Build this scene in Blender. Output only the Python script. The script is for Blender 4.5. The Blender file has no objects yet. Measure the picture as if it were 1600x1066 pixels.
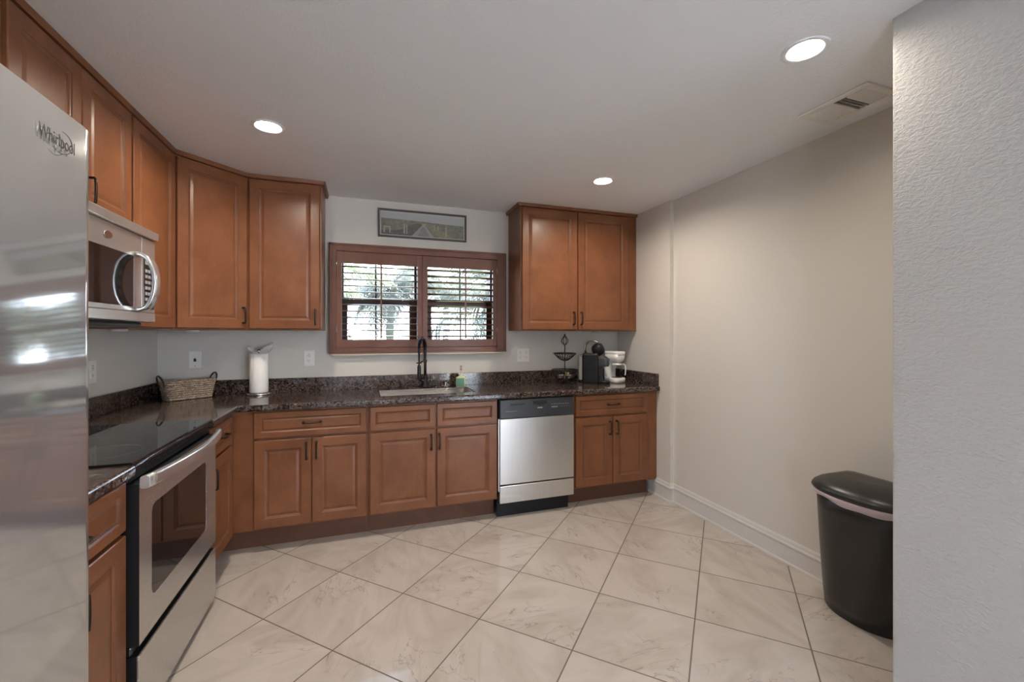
import bpy, bmesh, math, random
from mathutils import Vector, Matrix
random.seed(7)
PI = math.pi
C = bpy.context.scene
COL = C.collection

# ------------------------------------------------------------------ camera
cam_d = bpy.data.cameras.new('camera'); cam = bpy.data.objects.new('camera', cam_d); COL.objects.link(cam)
cam.location = (0, 0, 1.347); cam.rotation_euler = (PI/2, 0, -0.3302)
cam_d.sensor_width = 36.0; cam_d.lens = 672.3/1600*36.0; cam_d.shift_y = -11.24/1600
cam_d.clip_start = 0.02; cam_d.clip_end = 300
C.camera = cam
# ------------------------------------------------------------------ sky, sun, exposure
w = bpy.data.worlds.new('sky'); C.world = w; w.use_nodes = True
wn = w.node_tree.nodes; wl = w.node_tree.links
for n in list(wn): wn.remove(n)
wo = wn.new('ShaderNodeOutputWorld'); bg = wn.new('ShaderNodeBackground')
tc = wn.new('ShaderNodeTexCoord'); sx = wn.new('ShaderNodeSeparateXYZ'); rp = wn.new('ShaderNodeValToRGB')
wl.new(tc.outputs['Generated'], sx.inputs[0]); wl.new(sx.outputs['Z'], rp.inputs[0])
rp.color_ramp.elements[0].position = 0.0; rp.color_ramp.elements[0].color = (0.80, 0.90, 1.0, 1)
rp.color_ramp.elements[1].position = 0.75; rp.color_ramp.elements[1].color = (0.42, 0.62, 1.0, 1)
wl.new(rp.outputs[0], bg.inputs[0]); bg.inputs[1].default_value = 8.0
wl.new(bg.outputs[0], wo.inputs[0])
sun_d = bpy.data.lights.new('sun', 'SUN'); sun_d.energy = 28.0; sun_d.angle = 0.009; sun_d.color = (1, 0.94, 0.84)
sun = bpy.data.objects.new('sun', sun_d); COL.objects.link(sun); sun.location = (8, -2, 14)
sun.rotation_euler = (math.radians(12), math.radians(36), 0)
LAMP = 300.0                                  # strength of the recessed ceiling lamps
LAMP_COL = (1.0, 0.88, 0.73)
C.view_settings.view_transform = 'Standard'; C.view_settings.look = 'None'
C.view_settings.gamma = 1.0; C.view_settings.use_curve_mapping = False
C.view_settings.exposure = 1.08
C.cycles.use_denoising = True
C.cycles.max_bounces = 10; C.cycles.diffuse_bounces = 6; C.cycles.glossy_bounces = 5
C.cycles.transparent_max_bounces = 12; C.cycles.sample_clamp_indirect = 8.0
C.cycles.caustics_reflective = False; C.cycles.caustics_refractive = False

# ------------------------------------------------------------------ room numbers (metres)
XL, YB, ZC = -1.35, 3.60, 2.414
XRF, XRN, YSTEP = 2.308, 2.342, 2.84
XP, YP = 1.692, 0.962
YR, XE = -5.0, 5.2
CANS = [(-0.469, 2.503), (1.574, 2.636), (1.566, 1.172), (-0.470, 1.040), (0.25, -2.6)]  # the last is an added fill lamp, unseen behind the camera
# ------------------------------------------------------------------ node materials
def newmat(name):
    m = bpy.data.materials.new(name); m.use_nodes = True
    nt = m.node_tree; b = nt.nodes['Principled BSDF']
    return m, nt, b
def N(nt, t, **kw):
    n = nt.nodes.new(t)
    for k, v in kw.items(): setattr(n, k, v)
    return n
def setin(n, **kw):
    for k, v in kw.items(): n.inputs[k.replace('_', ' ')].default_value = v
def rgb(c): return (c[0], c[1], c[2], 1.0)
def simple(name, col, rough=0.5, metal=0.0, coat=0.0, spec=0.5, noise=0.0, nscale=40.0, bump=0.0, bscale=200.0, coat_rough=0.1):
    m, nt, b = newmat(name)
    b.inputs['Roughness'].default_value = rough; b.inputs['Metallic'].default_value = metal
    b.inputs['Coat Weight'].default_value = coat; b.inputs['Coat Roughness'].default_value = coat_rough
    b.inputs['Specular IOR Level'].default_value = spec
    b.inputs['Base Color'].default_value = rgb(col)
    co = N(nt, 'ShaderNodeTexCoord')
    nz = N(nt, 'ShaderNodeTexNoise'); setin(nz, Scale=nscale, Detail=4.0)
    nt.links.new(co.outputs['Object'], nz.inputs['Vector'])
    mx = N(nt, 'ShaderNodeMix', data_type='RGBA')
    k = noise if noise else 0.04
    mx.inputs['A'].default_value = rgb([max(0, c*(1-k)) for c in col]); mx.inputs['B'].default_value = rgb([min(1, c*(1+k)) for c in col])
    nt.links.new(nz.outputs['Fac'], mx.inputs['Factor']); nt.links.new(mx.outputs['Result'], b.inputs['Base Color'])
    if bump:
        nb = N(nt, 'ShaderNodeTexNoise'); setin(nb, Scale=bscale, Detail=3.0)
        nt.links.new(co.outputs['Object'], nb.inputs['Vector'])
        bp = N(nt, 'ShaderNodeBump'); setin(bp, Strength=bump, Distance=0.003)
        nt.links.new(nb.outputs['Fac'], bp.inputs['Height']); nt.links.new(bp.outputs[0], b.inputs['Normal'])
    return m
def wood(name, dark, light, horizontal=False, rough=0.36):
    m, nt, b = newmat(name); L = nt.links.new
    co = N(nt, 'ShaderNodeTexCoord'); oi = N(nt, 'ShaderNodeObjectInfo')
    ad = N(nt, 'ShaderNodeVectorMath', operation='ADD'); sc = N(nt, 'ShaderNodeVectorMath', operation='SCALE')
    cb = N(nt, 'ShaderNodeCombineXYZ')
    L(oi.outputs['Random'], cb.inputs[0]); L(oi.outputs['Random'], cb.inputs[1]); L(oi.outputs['Random'], cb.inputs[2])
    sc.inputs['Scale'].default_value = 23.0; L(cb.outputs[0], sc.inputs[0])
    L(co.outputs['Object'], ad.inputs[0]); L(sc.outputs[0], ad.inputs[1])
    mp = N(nt, 'ShaderNodeMapping'); L(ad.outputs[0], mp.inputs['Vector'])
    mp.inputs['Scale'].default_value = (3, 40, 40) if horizontal else (40, 40, 3)
    g = N(nt, 'ShaderNodeTexNoise'); setin(g, Scale=3.0, Detail=6.0, Roughness=0.6); L(mp.outputs[0], g.inputs['Vector'])
    bl = N(nt, 'ShaderNodeTexNoise'); setin(bl, Scale=5.0, Detail=4.0, Roughness=0.6, Distortion=0.4); L(ad.outputs[0], bl.inputs['Vector'])
    mm = N(nt, 'ShaderNodeMix', data_type='FLOAT'); mm.inputs['Factor'].default_value = 0.78
    L(g.outputs['Fac'], mm.inputs['A']); L(bl.outputs['Fac'], mm.inputs['B'])
    cr = N(nt, 'ShaderNodeValToRGB'); L(mm.outputs['Result'], cr.inputs[0])
    cr.color_ramp.elements[0].position = 0.33; cr.color_ramp.elements[0].color = rgb(dark)
    cr.color_ramp.elements[1].position = 0.68; cr.color_ramp.elements[1].color = rgb(light)
    L(cr.outputs[0], b.inputs['Base Color'])
    b.inputs['Roughness'].default_value = rough
    b.inputs['Coat Weight'].default_value = 0.14; b.inputs['Coat Roughness'].default_value = 0.22; b.inputs['Specular IOR Level'].default_value = 0.28
    bp = N(nt, 'ShaderNodeBump'); setin(bp, Strength=0.05, Distance=0.001); L(g.outputs['Fac'], bp.inputs['Height']); L(bp.outputs[0], b.inputs['Normal'])
    return m
def steel(name, col=(0.62, 0.60, 0.57), rough=0.3, axis=2, contrast=0.07, metal=0.85):
    """brushed stainless: fine streaks along one object axis"""
    m, nt, b = newmat(name); L = nt.links.new
    co = N(nt, 'ShaderNodeTexCoord'); mp = N(nt, 'ShaderNodeMapping'); L(co.outputs['Object'], mp.inputs['Vector'])
    s = [500, 500, 500]; s[axis] = 4; mp.inputs['Scale'].default_value = s
    g = N(nt, 'ShaderNodeTexNoise'); setin(g, Scale=1.0, Detail=3.0); L(mp.outputs[0], g.inputs['Vector'])
    cr = N(nt, 'ShaderNodeValToRGB'); L(g.outputs['Fac'], cr.inputs[0])
    cr.color_ramp.elements[0].position = 0.3; cr.color_ramp.elements[0].color = rgb([c*(1-contrast) for c in col])
    cr.color_ramp.elements[1].position = 0.7; cr.color_ramp.elements[1].color = rgb([c*(1+contrast) for c in col])
    L(cr.outputs[0], b.inputs['Base Color']); b.inputs['Metallic'].default_value = metal
    mr = N(nt, 'ShaderNodeMapRange'); setin(mr, To_Min=rough*0.85, To_Max=rough*1.15); L(g.outputs['Fac'], mr.inputs['Value']); L(mr.outputs[0], b.inputs['Roughness'])
    return m
def paint(name, col, bump, scale, rough=0.6, stretch=(1, 1, 1), lo=0.35, hi=0.65):
    m, nt, b = newmat(name); L = nt.links.new
    co = N(nt, 'ShaderNodeTexCoord'); mp = N(nt, 'ShaderNodeMapping'); L(co.outputs['Object'], mp.inputs['Vector']); mp.inputs['Scale'].default_value = stretch
    n1 = N(nt, 'ShaderNodeTexNoise'); setin(n1, Scale=scale, Detail=4.0, Roughness=0.55, Distortion=0.6); L(mp.outputs[0], n1.inputs['Vector'])
    mr = N(nt, 'ShaderNodeMapRange', interpolation_type='SMOOTHSTEP'); setin(mr, From_Min=lo, From_Max=hi); L(n1.outputs['Fac'], mr.inputs['Value'])
    bp = N(nt, 'ShaderNodeBump'); setin(bp, Strength=bump, Distance=0.004); L(mr.outputs[0], bp.inputs['Height']); L(bp.outputs[0], b.inputs['Normal'])
    n2 = N(nt, 'ShaderNodeTexNoise'); setin(n2, Scale=1.4, Detail=3.0); L(co.outputs['Object'], n2.inputs['Vector'])
    mx = N(nt, 'ShaderNodeMix', data_type='RGBA'); mx.inputs['A'].default_value = rgb([c*0.985 for c in col]); mx.inputs['B'].default_value = rgb([c*1.015 for c in col])
    L(n2.outputs['Fac'], mx.inputs['Factor']); L(mx.outputs['Result'], b.inputs['Base Color']); b.inputs['Roughness'].default_value = rough
    b.inputs['Specular IOR Level'].default_value = 0.35
    return m
def floor_mat():
    m, nt, b = newmat('marble_tile'); L = nt.links.new
    def M(op, a=None, bb=None, cc=None):
        n = N(nt, 'ShaderNodeMath', operation=op)
        for i, v in enumerate((a, bb, cc)):
            if v is None: continue
            if isinstance(v, (int, float)): n.inputs[i].default_value = v
            else: L(v, n.inputs[i])
        return n.outputs[0]
    co = N(nt, 'ShaderNodeTexCoord'); sp = N(nt, 'ShaderNodeSeparateXYZ'); L(co.outputs['Object'], sp.inputs[0])
    X, Y = sp.outputs[0], sp.outputs[1]; r = 2**-0.5
    PA, PB = 0.4493, 0.4575
    a = M('DIVIDE', M('SUBTRACT', M('MULTIPLY', M('ADD', X, Y), r), 1.3075), PA)
    c = M('DIVIDE', M('SUBTRACT', M('MULTIPLY', M('SUBTRACT', Y, X), r), 0.1175), PB)
    fa, fc = M('FRACT', a), M('FRACT', c); ia, ic = M('FLOOR', a), M('FLOOR', c)
    da = M('SUBTRACT', 0.5, M('ABSOLUTE', M('SUBTRACT', fa, 0.5))); dc = M('SUBTRACT', 0.5, M('ABSOLUTE', M('SUBTRACT', fc, 0.5)))
    d = M('MINIMUM', da, dc)
    grout = M('LESS_THAN', d, 0.0062)
    cb = N(nt, 'ShaderNodeCombineXYZ'); L(ia, cb.inputs[0]); L(ic, cb.inputs[1])
    wnz = N(nt, 'ShaderNodeTexWhiteNoise', noise_dimensions='3D'); L(cb.outputs[0], wnz.inputs['Vector'])
    sc = N(nt, 'ShaderNodeVectorMath', operation='SCALE'); sc.inputs['Scale'].default_value = 37.0; L(wnz.outputs['Color'], sc.inputs[0])
    ad = N(nt, 'ShaderNodeVectorMath', operation='ADD'); L(co.outputs['Object'], ad.inputs[0]); L(sc.outputs[0], ad.inputs[1])
    # rotate veins per tile
    rt = N(nt, 'ShaderNodeVectorRotate', rotation_type='Z_AXIS'); L(ad.outputs[0], rt.inputs['Vector']); L(M('MULTIPLY', M('ROUND', M('MULTIPLY', wnz.outputs['Value'], 3.0)), PI/2), rt.inputs['Angle'])
    st = N(nt, 'ShaderNodeMapping'); L(rt.outputs[0], st.inputs['Vector']); st.inputs['Scale'].default_value = (1.0, 2.4, 1.0); st.inputs['Rotation'].default_value = (0, 0, 0.5)
    def vein(scale, width, dist):
        n = N(nt, 'ShaderNodeTexNoise'); setin(n, Scale=scale, Detail=6.0, Roughness=0.55, Distortion=dist); L(st.outputs[0], n.inputs['Vector'])
        v = M('ABSOLUTE', M('SUBTRACT', n.outputs['Fac'], 0.5))
        mr = N(nt, 'ShaderNodeMapRange', interpolation_type='SMOOTHSTEP'); setin(mr, From_Min=0.0, From_Max=width, To_Min=1.0, To_Max=0.0); L(v, mr.inputs['Value'])
        return mr.outputs[0]
    gate = N(nt, 'ShaderNodeTexNoise'); setin(gate, Scale=2.6, Detail=3.0); L(rt.outputs[0], gate.inputs['Vector'])
    gr = N(nt, 'ShaderNodeMapRange', interpolation_type='SMOOTHSTEP'); setin(gr, From_Min=0.47, From_Max=0.60); L(gate.outputs['Fac'], gr.inputs['Value'])
    cl = N(nt, 'ShaderNodeTexNoise'); setin(cl, Scale=2.2, Detail=5.0, Roughness=0.6, Distortion=1.0); L(st.outputs[0], cl.inputs['Vector'])
    cr = N(nt, 'ShaderNodeValToRGB'); L(cl.outputs['Fac'], cr.inputs[0])
    e = cr.color_ramp.elements; e[0].position = 0.30; e[0].color = rgb((0.435, 0.387, 0.34)); e[1].position = 0.60; e[1].color = rgb((0.525, 0.48, 0.437))
    m1 = N(nt, 'ShaderNodeMix', data_type='RGBA'); L(cr.outputs[0], m1.inputs['A']); m1.inputs['B'].default_value = rgb((0.40, 0.34, 0.28))
    L(M('MULTIPLY', M('MULTIPLY', vein(1.5, 0.045, 0.9), gr.outputs[0]), 0.36), m1.inputs['Factor'])
    m2 = N(nt, 'ShaderNodeMix', data_type='RGBA'); L(m1.outputs['Result'], m2.inputs['A']); m2.inputs['B'].default_value = rgb((0.22, 0.19, 0.17))
    L(M('MULTIPLY', M('MULTIPLY', vein(2.0, 0.008, 1.0), gr.outputs[0]), 0.62), m2.inputs['Factor'])
    m3 = N(nt, 'ShaderNodeMix', data_type='RGBA'); L(m2.outputs['Result'], m3.inputs['A']); m3.inputs['B'].default_value = rgb((0.13, 0.10, 0.08)); L(grout, m3.inputs['Factor'])
    L(m3.outputs['Result'], b.inputs['Base Color'])
    L(M('ADD', M('MULTIPLY', grout, 0.6), 0.065), b.inputs['Roughness'])
    bp = N(nt, 'ShaderNodeBump'); setin(bp, Strength=0.25, Distance=0.002); L(M('SUBTRACT', 1.0, grout), bp.inputs['Height']); L(bp.outputs[0], b.inputs['Normal'])
    b.inputs['Specular IOR Level'].default_value = 0.5
    return m
def granite_mat():
    m, nt, b = newmat('brown_granite'); L = nt.links.new
    co = N(nt, 'ShaderNodeTexCoord')
    dn = N(nt, 'ShaderNodeTexNoise'); setin(dn, Scale=45.0, Detail=3.0); L(co.outputs['Object'], dn.inputs['Vector'])
    mxv = N(nt, 'ShaderNodeMix', data_type='VECTOR'); mxv.inputs['Factor'].default_value = 0.03; L(co.outputs['Object'], mxv.inputs['A']); L(dn.outputs['Color'], mxv.inputs['B'])
    v = N(nt, 'ShaderNodeTexVoronoi'); setin(v, Scale=105.0); L(mxv.outputs['Result'], v.inputs['Vector'])
    sp = N(nt, 'ShaderNodeSeparateColor'); L(v.outputs['Color'], sp.inputs[0])
    cr = N(nt, 'ShaderNodeValToRGB'); L(sp.outputs[0], cr.inputs[0]); cr.color_ramp.interpolation = 'LINEAR'
    e = cr.color_ramp.elements; e[0].position = 0.0; e[0].color = rgb((0.010, 0.008, 0.008)); e[1].position = 1.0; e[1].color = rgb((0.17, 0.135, 0.115))
    for p, c in ((0.28, (0.022, 0.016, 0.014)), (0.50, (0.075, 0.046, 0.036)), (0.75, (0.125, 0.085, 0.068)), (0.9, (0.085, 0.076, 0.074))):
        x = cr.color_ramp.elements.new(p); x.color = rgb(c)
    n2 = N(nt, 'ShaderNodeTexNoise'); setin(n2, Scale=150.0, Detail=4.0); L(co.outputs['Object'], n2.inputs['Vector'])
    mr = N(nt, 'ShaderNodeMapRange'); setin(mr, From_Min=0.35, From_Max=0.7, To_Min=0.55, To_Max=1.35); L(n2.outputs['Fac'], mr.inputs['Value'])
    vm = N(nt, 'ShaderNodeVectorMath', operation='SCALE'); L(cr.outputs[0], vm.inputs[0]); L(mr.outputs[0], vm.inputs['Scale'])
    L(vm.outputs[0], b.inputs['Base Color']); b.inputs['Roughness'].default_value = 0.10; b.inputs['Specular IOR Level'].default_value = 0.6
    return m
def glass_mat(name, tint=(1, 1, 1), ior=1.45, refl=1.0):
    m, nt, b = newmat(name); L = nt.links.new; nt.nodes.remove(b)
    out = nt.nodes['Material Output']
    t = N(nt, 'ShaderNodeBsdfTransparent'); t.inputs[0].default_value = rgb(tint)
    g = N(nt, 'ShaderNodeBsdfGlossy'); g.inputs['Roughness'].default_value = 0.02
    f = N(nt, 'ShaderNodeLayerWeight'); f.inputs['Blend'].default_value = 0.5
    pw = N(nt, 'ShaderNodeMath', operation='POWER'); L(f.outputs['Facing'], pw.inputs[0]); pw.inputs[1].default_value = 4.0
    mu = N(nt, 'ShaderNodeMath', operation='MULTIPLY_ADD'); L(pw.outputs[0], mu.inputs[0]); mu.inputs[1].default_value = 0.6*refl; mu.inputs[2].default_value = ((ior-1)/(ior+1))**2*refl
    mx = N(nt, 'ShaderNodeMixShader'); L(mu.outputs[0], mx.inputs[0]); L(t.outputs[0], mx.inputs[1]); L(g.outputs[0], mx.inputs[2]); L(mx.outputs[0], out.inputs[0])
    return m
def leaf_mat(name, a, bcol):
    m, nt, b = newmat(name); L = nt.links.new; nt.nodes.remove(b); out = nt.nodes['Material Output']
    co = N(nt, 'ShaderNodeTexCoord'); nz = N(nt, 'ShaderNodeTexNoise'); setin(nz, Scale=6.0, Detail=3.0); L(co.outputs['Object'], nz.inputs['Vector'])
    cr = N(nt, 'ShaderNodeValToRGB'); L(nz.outputs['Fac'], cr.inputs[0]); cr.color_ramp.elements[0].position = 0.35; cr.color_ramp.elements[1].position = 0.65
    cr.color_ramp.elements[0].color = rgb(a); cr.color_ramp.elements[1].color = rgb(bcol)
    d = N(nt, 'ShaderNodeBsdfDiffuse'); t = N(nt, 'ShaderNodeBsdfTranslucent'); L(cr.outputs[0], d.inputs[0]); L(cr.outputs[0], t.inputs[0])
    mx = N(nt, 'ShaderNodeMixShader'); mx.inputs[0].default_value = 0.45; L(d.outputs[0], mx.inputs[1]); L(t.outputs[0], mx.inputs[2]); L(mx.outputs[0], out.inputs[0])
    return m
def emit(name, col, s):
    m, nt, b = newmat(name); b.inputs['Base Color'].default_value = rgb((0.9, 0.9, 0.9))
    b.inputs['Emission Color'].default_value = rgb(col); b.inputs['Emission Strength'].default_value = s
    return m

M_WOOD = wood('stained_maple', (0.150, 0.054, 0.022), (0.230, 0.090, 0.039))
M_WOODH = wood('stained_maple_rail', (0.150, 0.054, 0.022), (0.230, 0.090, 0.039), True)
M_GLAZE = simple('dark_glaze', (0.115, 0.046, 0.022), 0.4)
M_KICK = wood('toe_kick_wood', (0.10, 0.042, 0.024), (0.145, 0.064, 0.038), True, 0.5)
M_SHUT = wood('shutter_wood', (0.125, 0.050, 0.032), (0.175, 0.074, 0.048), False, 0.4)
M_STEEL = steel('brushed_steel', (0.66, 0.635, 0.605), axis=2)
M_STEELH = steel('brushed_steel_horizontal', (0.60, 0.585, 0.56), 0.26, 1)
M_FRIDGE = steel('fridge_steel', (0.56, 0.565, 0.57), 0.075, 1, 0.02, 0.75)
M_CHROME = simple('polished_metal', (0.72, 0.71, 0.69), 0.12, 1.0)
M_BLACK = simple('black_plastic', (0.010, 0.0105, 0.012), 0.42, spec=0.3)
M_BLACKG = simple('black_glass', (0.006, 0.006, 0.007), 0.03, spec=0.8)
M_CHAR = simple('dark_grey_plastic', (0.035, 0.038, 0.042), 0.32)
M_BRONZE = simple('oil_rubbed_bronze', (0.030, 0.020, 0.015), 0.35, 0.7)
M_MATTEB = simple('matte_black_metal', (0.012, 0.013, 0.016), 0.28, 0.3)
M_WHITE = simple('white_plastic', (0.78, 0.76, 0.73), 0.35)
M_TRIM = simple('white_trim_paint', (0.60, 0.585, 0.57), 0.35)
M_WALL = paint('greige_wall_paint', (0.615, 0.585, 0.54), 0.05, 160.0)
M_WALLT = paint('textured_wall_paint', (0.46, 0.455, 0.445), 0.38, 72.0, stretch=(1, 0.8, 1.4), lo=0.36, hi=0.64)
M_CEIL = paint('ceiling_paint', (0.82, 0.84, 0.87), 0.22, 75.0)
M_FLOOR = floor_mat(); M_GRAN = granite_mat()
M_PANE = glass_mat('window_pane_glass'); M_CLEAR = glass_mat('carafe_glass', (0.95, 0.95, 0.95), 1.25, 0.7)
M_PAPER = simple('paper_towel', (0.85, 0.83, 0.80), 0.9, bump=0.2, bscale=120.0)
M_LINER = simple('lilac_liner_plastic', (0.52, 0.44, 0.475), 0.3)
M_CAN = simple('black_can_plastic', (0.017, 0.016, 0.015), 0.33)
M_LAMP = emit('lamp_lens', LAMP_COL, LAMP)
M_LAMP2 = emit('dimmer_lamp_lens', LAMP_COL, LAMP*0.36)
M_WIRE = simple('black_wire', (0.012, 0.011, 0.010), 0.4, 0.4)
M_GREY = simple('grey_translucent_plastic', (0.26, 0.25, 0.24), 0.25)

# ------------------------------------------------------------------ mesh helpers
def merge(bm, t):
    me = bpy.data.meshes.new('tmp'); t.to_mesh(me); t.free(); bm.from_mesh(me); bpy.data.meshes.remove(me)
def box(bm, x0, x1, y0, y1, z0, z1, bev=0.0, seg=2, mi=0, mtx=None):
    t = bmesh.new(); bmesh.ops.create_cube(t, size=1.0)
    for v in t.verts: v.co = Vector(((x0+x1)/2+v.co.x*(x1-x0), (y0+y1)/2+v.co.y*(y1-y0), (z0+z1)/2+v.co.z*(z1-z0)))
    if bev: bmesh.ops.bevel(t, geom=t.edges[:], offset=bev, segments=seg, profile=0.5, affect='EDGES')
    for f in t.faces: f.material_index = mi
    if mtx is not None: bmesh.ops.transform(t, matrix=mtx, verts=t.verts)
    merge(bm, t)
def frames(pts, closed=False):
    P = [Vector(p) for p in pts]; n = len(P); T = []
    for i in range(n):
        a = P[(i-1) % n] if (closed or i > 0) else P[i]; b = P[(i+1) % n] if (closed or i < n-1) else P[i]
        T.append((b-a).normalized())
    u = T[0].orthogonal().normalized(); out = []
    for i in range(n):
        if i: u = T[i-1].rotation_difference(T[i]) @ u
        u = (u - T[i]*u.dot(T[i])).normalized(); out.append((P[i], u, T[i].cross(u)))
    return out
def tube(bm, pts, r, n=10, closed=False, mi=0, cap=True):
    fr = frames(pts, closed); rings = []
    for i, (p, u, v) in enumerate(fr):
        rr = r[i] if isinstance(r, (list, tuple)) else r
        rings.append([bm.verts.new(p + (u*math.cos(2*PI*k/n) + v*math.sin(2*PI*k/n))*rr) for k in range(n)])
    m = len(rings)
    for i in range(m if closed else m-1):
        a, b = rings[i], rings[(i+1) % m]
        for k in range(n):
            f = bm.faces.new((a[k], a[(k+1) % n], b[(k+1) % n], b[k])); f.material_index = mi; f.smooth = True
    if cap and not closed:
        for rg in (rings[0][::-1], rings[-1]):
            f = bm.faces.new(rg); f.material_index = mi
def lathe(bm, prof, n=32, ctr=(0, 0, 0), mi=0, sx=1.0, sy=1.0, cap0=True, cap1=True, smooth=True):
    rings = []
    for (r, z) in prof:
        rings.append([bm.verts.new((ctr[0]+r*math.cos(2*PI*k/n)*sx, ctr[1]+r*math.sin(2*PI*k/n)*sy, ctr[2]+z)) for k in range(n)])
    for a, b in zip(rings, rings[1:]):
        for k in range(n):
            f = bm.faces.new((a[k], a[(k+1) % n], b[(k+1) % n], b[k])); f.material_index = mi; f.smooth = smooth
    if cap0: f = bm.faces.new(rings[0][::-1]); f.material_index = mi
    if cap1: f = bm.faces.new(rings[-1]); f.material_index = mi
def loft(bm, rings, mi=0, cap0=True, cap1=True, smooth=True):
    R = [[bm.verts.new(p) for p in r] for r in rings]; n = len(R[0])
    for a, b in zip(R, R[1:]):
        for k in range(n):
            f = bm.faces.new((a[k], a[(k+1) % n], b[(k+1) % n], b[k])); f.material_index = mi; f.smooth = smooth
    if cap0: f = bm.faces.new(R[0][::-1]); f.material_index = mi
    if cap1: f = bm.faces.new(R[-1]); f.material_index = mi
def prism(bm, poly, z0, z1, mi=0, bev=0.0):
    t = bmesh.new(); lo = [t.verts.new((x, y, z0)) for x, y in poly]; hi = [t.verts.new((x, y, z1)) for x, y in poly]
    n = len(poly); t.faces.new(lo[::-1]); t.faces.new(hi)
    for k in range(n): t.faces.new((lo[k], lo[(k+1) % n], hi[(k+1) % n], hi[k]))
    bmesh.ops.recalc_face_normals(t, faces=t.faces[:])
    if bev: bmesh.ops.bevel(t, geom=t.edges[:], offset=bev, segments=2, profile=0.5, affect='EDGES')
    for f in t.faces: f.material_index = mi
    merge(bm, t)
def rrect(x0, x1, y0, y1, r, n=5):
    out = []
    for cx, cy, a0 in ((x1-r, y1-r, 0), (x0+r, y1-r, PI/2), (x0+r, y0+r, PI), (x1-r, y0+r, 1.5*PI)):
        for k in range(n+1): a = a0 + PI/2*k/n; out.append((cx+r*math.cos(a), cy+r*math.sin(a)))
    return out
def arc(c, r, a0, a1, n, plane='xz'):
    out = []
    for k in range(n+1):
        a = a0+(a1-a0)*k/n; u, v = r*math.cos(a), r*math.sin(a)
        out.append((c[0]+u, c[1], c[2]+v) if plane == 'xz' else (c[0], c[1]+u, c[2]+v) if plane == 'yz' else (c[0]+u, c[1]+v, c[2]))
    return out
def obj(name, bm, mats, parent=None, label=None, fix=True, smooth_angle=None):
    if fix: bmesh.ops.recalc_face_normals(bm, faces=bm.faces[:])
    me = bpy.data.meshes.new(name); bm.to_mesh(me); bm.free()
    for m in (mats if isinstance(mats, (list, tuple)) else [mats]): me.materials.append(m)
    o = bpy.data.objects.new(name, me); COL.objects.link(o)
    if parent is not None: o.parent = parent
    if label: o['label'] = label
    return o
def tag(o, label, cat, group=None):
    o['label'] = label; o['category'] = cat
    if group: o['group'] = group
    return o
def thing(name, label, cat, loc=(0, 0, 0), rz=0.0, group=None):
    o = bpy.data.objects.new(name, None); o.empty_display_size = 0.05; COL.objects.link(o)
    o.location = loc; o.rotation_euler = (0, 0, rz); return tag(o, label, cat, group)
def struct(name, bm, mats, parent=None, label=None):
    o = obj(name, bm, mats, parent)
    if parent is None: o['kind'] = 'structure'
    if label: o['label'] = label
    return o
def B(*a, **k):
    bm = bmesh.new(); box(bm, *a, **k); return bm
def copy_tree(o, parent=None):
    c = o.copy(); COL.objects.link(c)
    if parent is not None: c.parent = parent
    for ch in [x for x in bpy.data.objects if x.parent == o]: copy_tree(ch, c)
    return c
def text_bm(s, size, extrude=0.0004):
    cu = bpy.data.curves.new('txt', 'FONT'); cu.body = s; cu.size = size; cu.extrude = extrude; cu.align_x = 'LEFT'
    to = bpy.data.objects.new('txt', cu); COL.objects.link(to)
    dg = bpy.context.evaluated_depsgraph_get(); dg.update()
    me = bpy.data.meshes.new_from_object(to.evaluated_get(dg))
    bm = bmesh.new(); bm.from_mesh(me); bpy.data.meshes.remove(me); bpy.data.objects.remove(to); bpy.data.curves.remove(cu)
    return bm

# ================================================================== THE ROOM
struct('floor', B(XL-0.15, XE+0.15, YR-0.15, YB+0.2, -0.12, 0.0), M_FLOOR)
bm = bmesh.new(); ed_ = []
def loop_(pts):
    v = [bm.verts.new(p) for p in pts]; return v, [bm.edges.new((v[k], v[(k+1) % len(v)])) for k in range(len(v))]
ov, oe = loop_([(XL-0.15, YR-0.15, ZC), (XE+0.15, YR-0.15, ZC), (XE+0.15, YB+0.2, ZC), (XL-0.15, YB+0.2, ZC)]); ed_ += oe; hv = []
for cx, cy in CANS:
    v, e = loop_([(cx+0.060*math.cos(2*PI*k/40), cy+0.060*math.sin(2*PI*k/40), ZC) for k in range(40)]); ed_ += e; hv.append(v)
bmesh.ops.triangle_fill(bm, use_beauty=True, use_dissolve=False, edges=ed_)
for (cx, cy), v in zip(CANS, hv):                             # the recess of each lamp
    up = [bm.verts.new((q.co.x, q.co.y, ZC+0.07)) for q in v]
    for k in range(40): bm.faces.new((v[k], v[(k+1) % 40], up[(k+1) % 40], up[k]))
    bm.faces.new(up)
tv = [bm.verts.new((q.co.x, q.co.y, ZC+0.15)) for q in ov]
for k in range(4): bm.faces.new((ov[k], ov[(k+1) % 4], tv[(k+1) % 4], tv[k]))
bm.faces.new(tv)
struct('ceiling', bm, M_CEIL)
GY0, GY1, GZ1 = -4.7, -2.5, 2.30                        # unseen glazed door in the left wall, added to let daylight in
bm = bmesh.new(); box(bm, XL-0.15, XL, GY1, YB+0.2, 0, ZC); box(bm, XL-0.15, XL, YR-0.15, GY0, 0, ZC); box(bm, XL-0.15, XL, GY0, GY1, GZ1, ZC)
struct('wall_left', bm, M_WALL)
WX0, WX1, WZ0, WZ1 = -0.215, 1.125, 1.225, 2.005     # window opening
bm = bmesh.new()
box(bm, XL, WX0, YB, YB+0.2, 0, ZC); box(bm, WX1, 2.62, YB, YB+0.2, 0, ZC)
box(bm, WX0, WX1, YB, YB+0.2, 0, WZ0); box(bm, WX0, WX1, YB, YB+0.2, WZ1, ZC)
struct('wall_back', bm, M_WALL)
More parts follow.
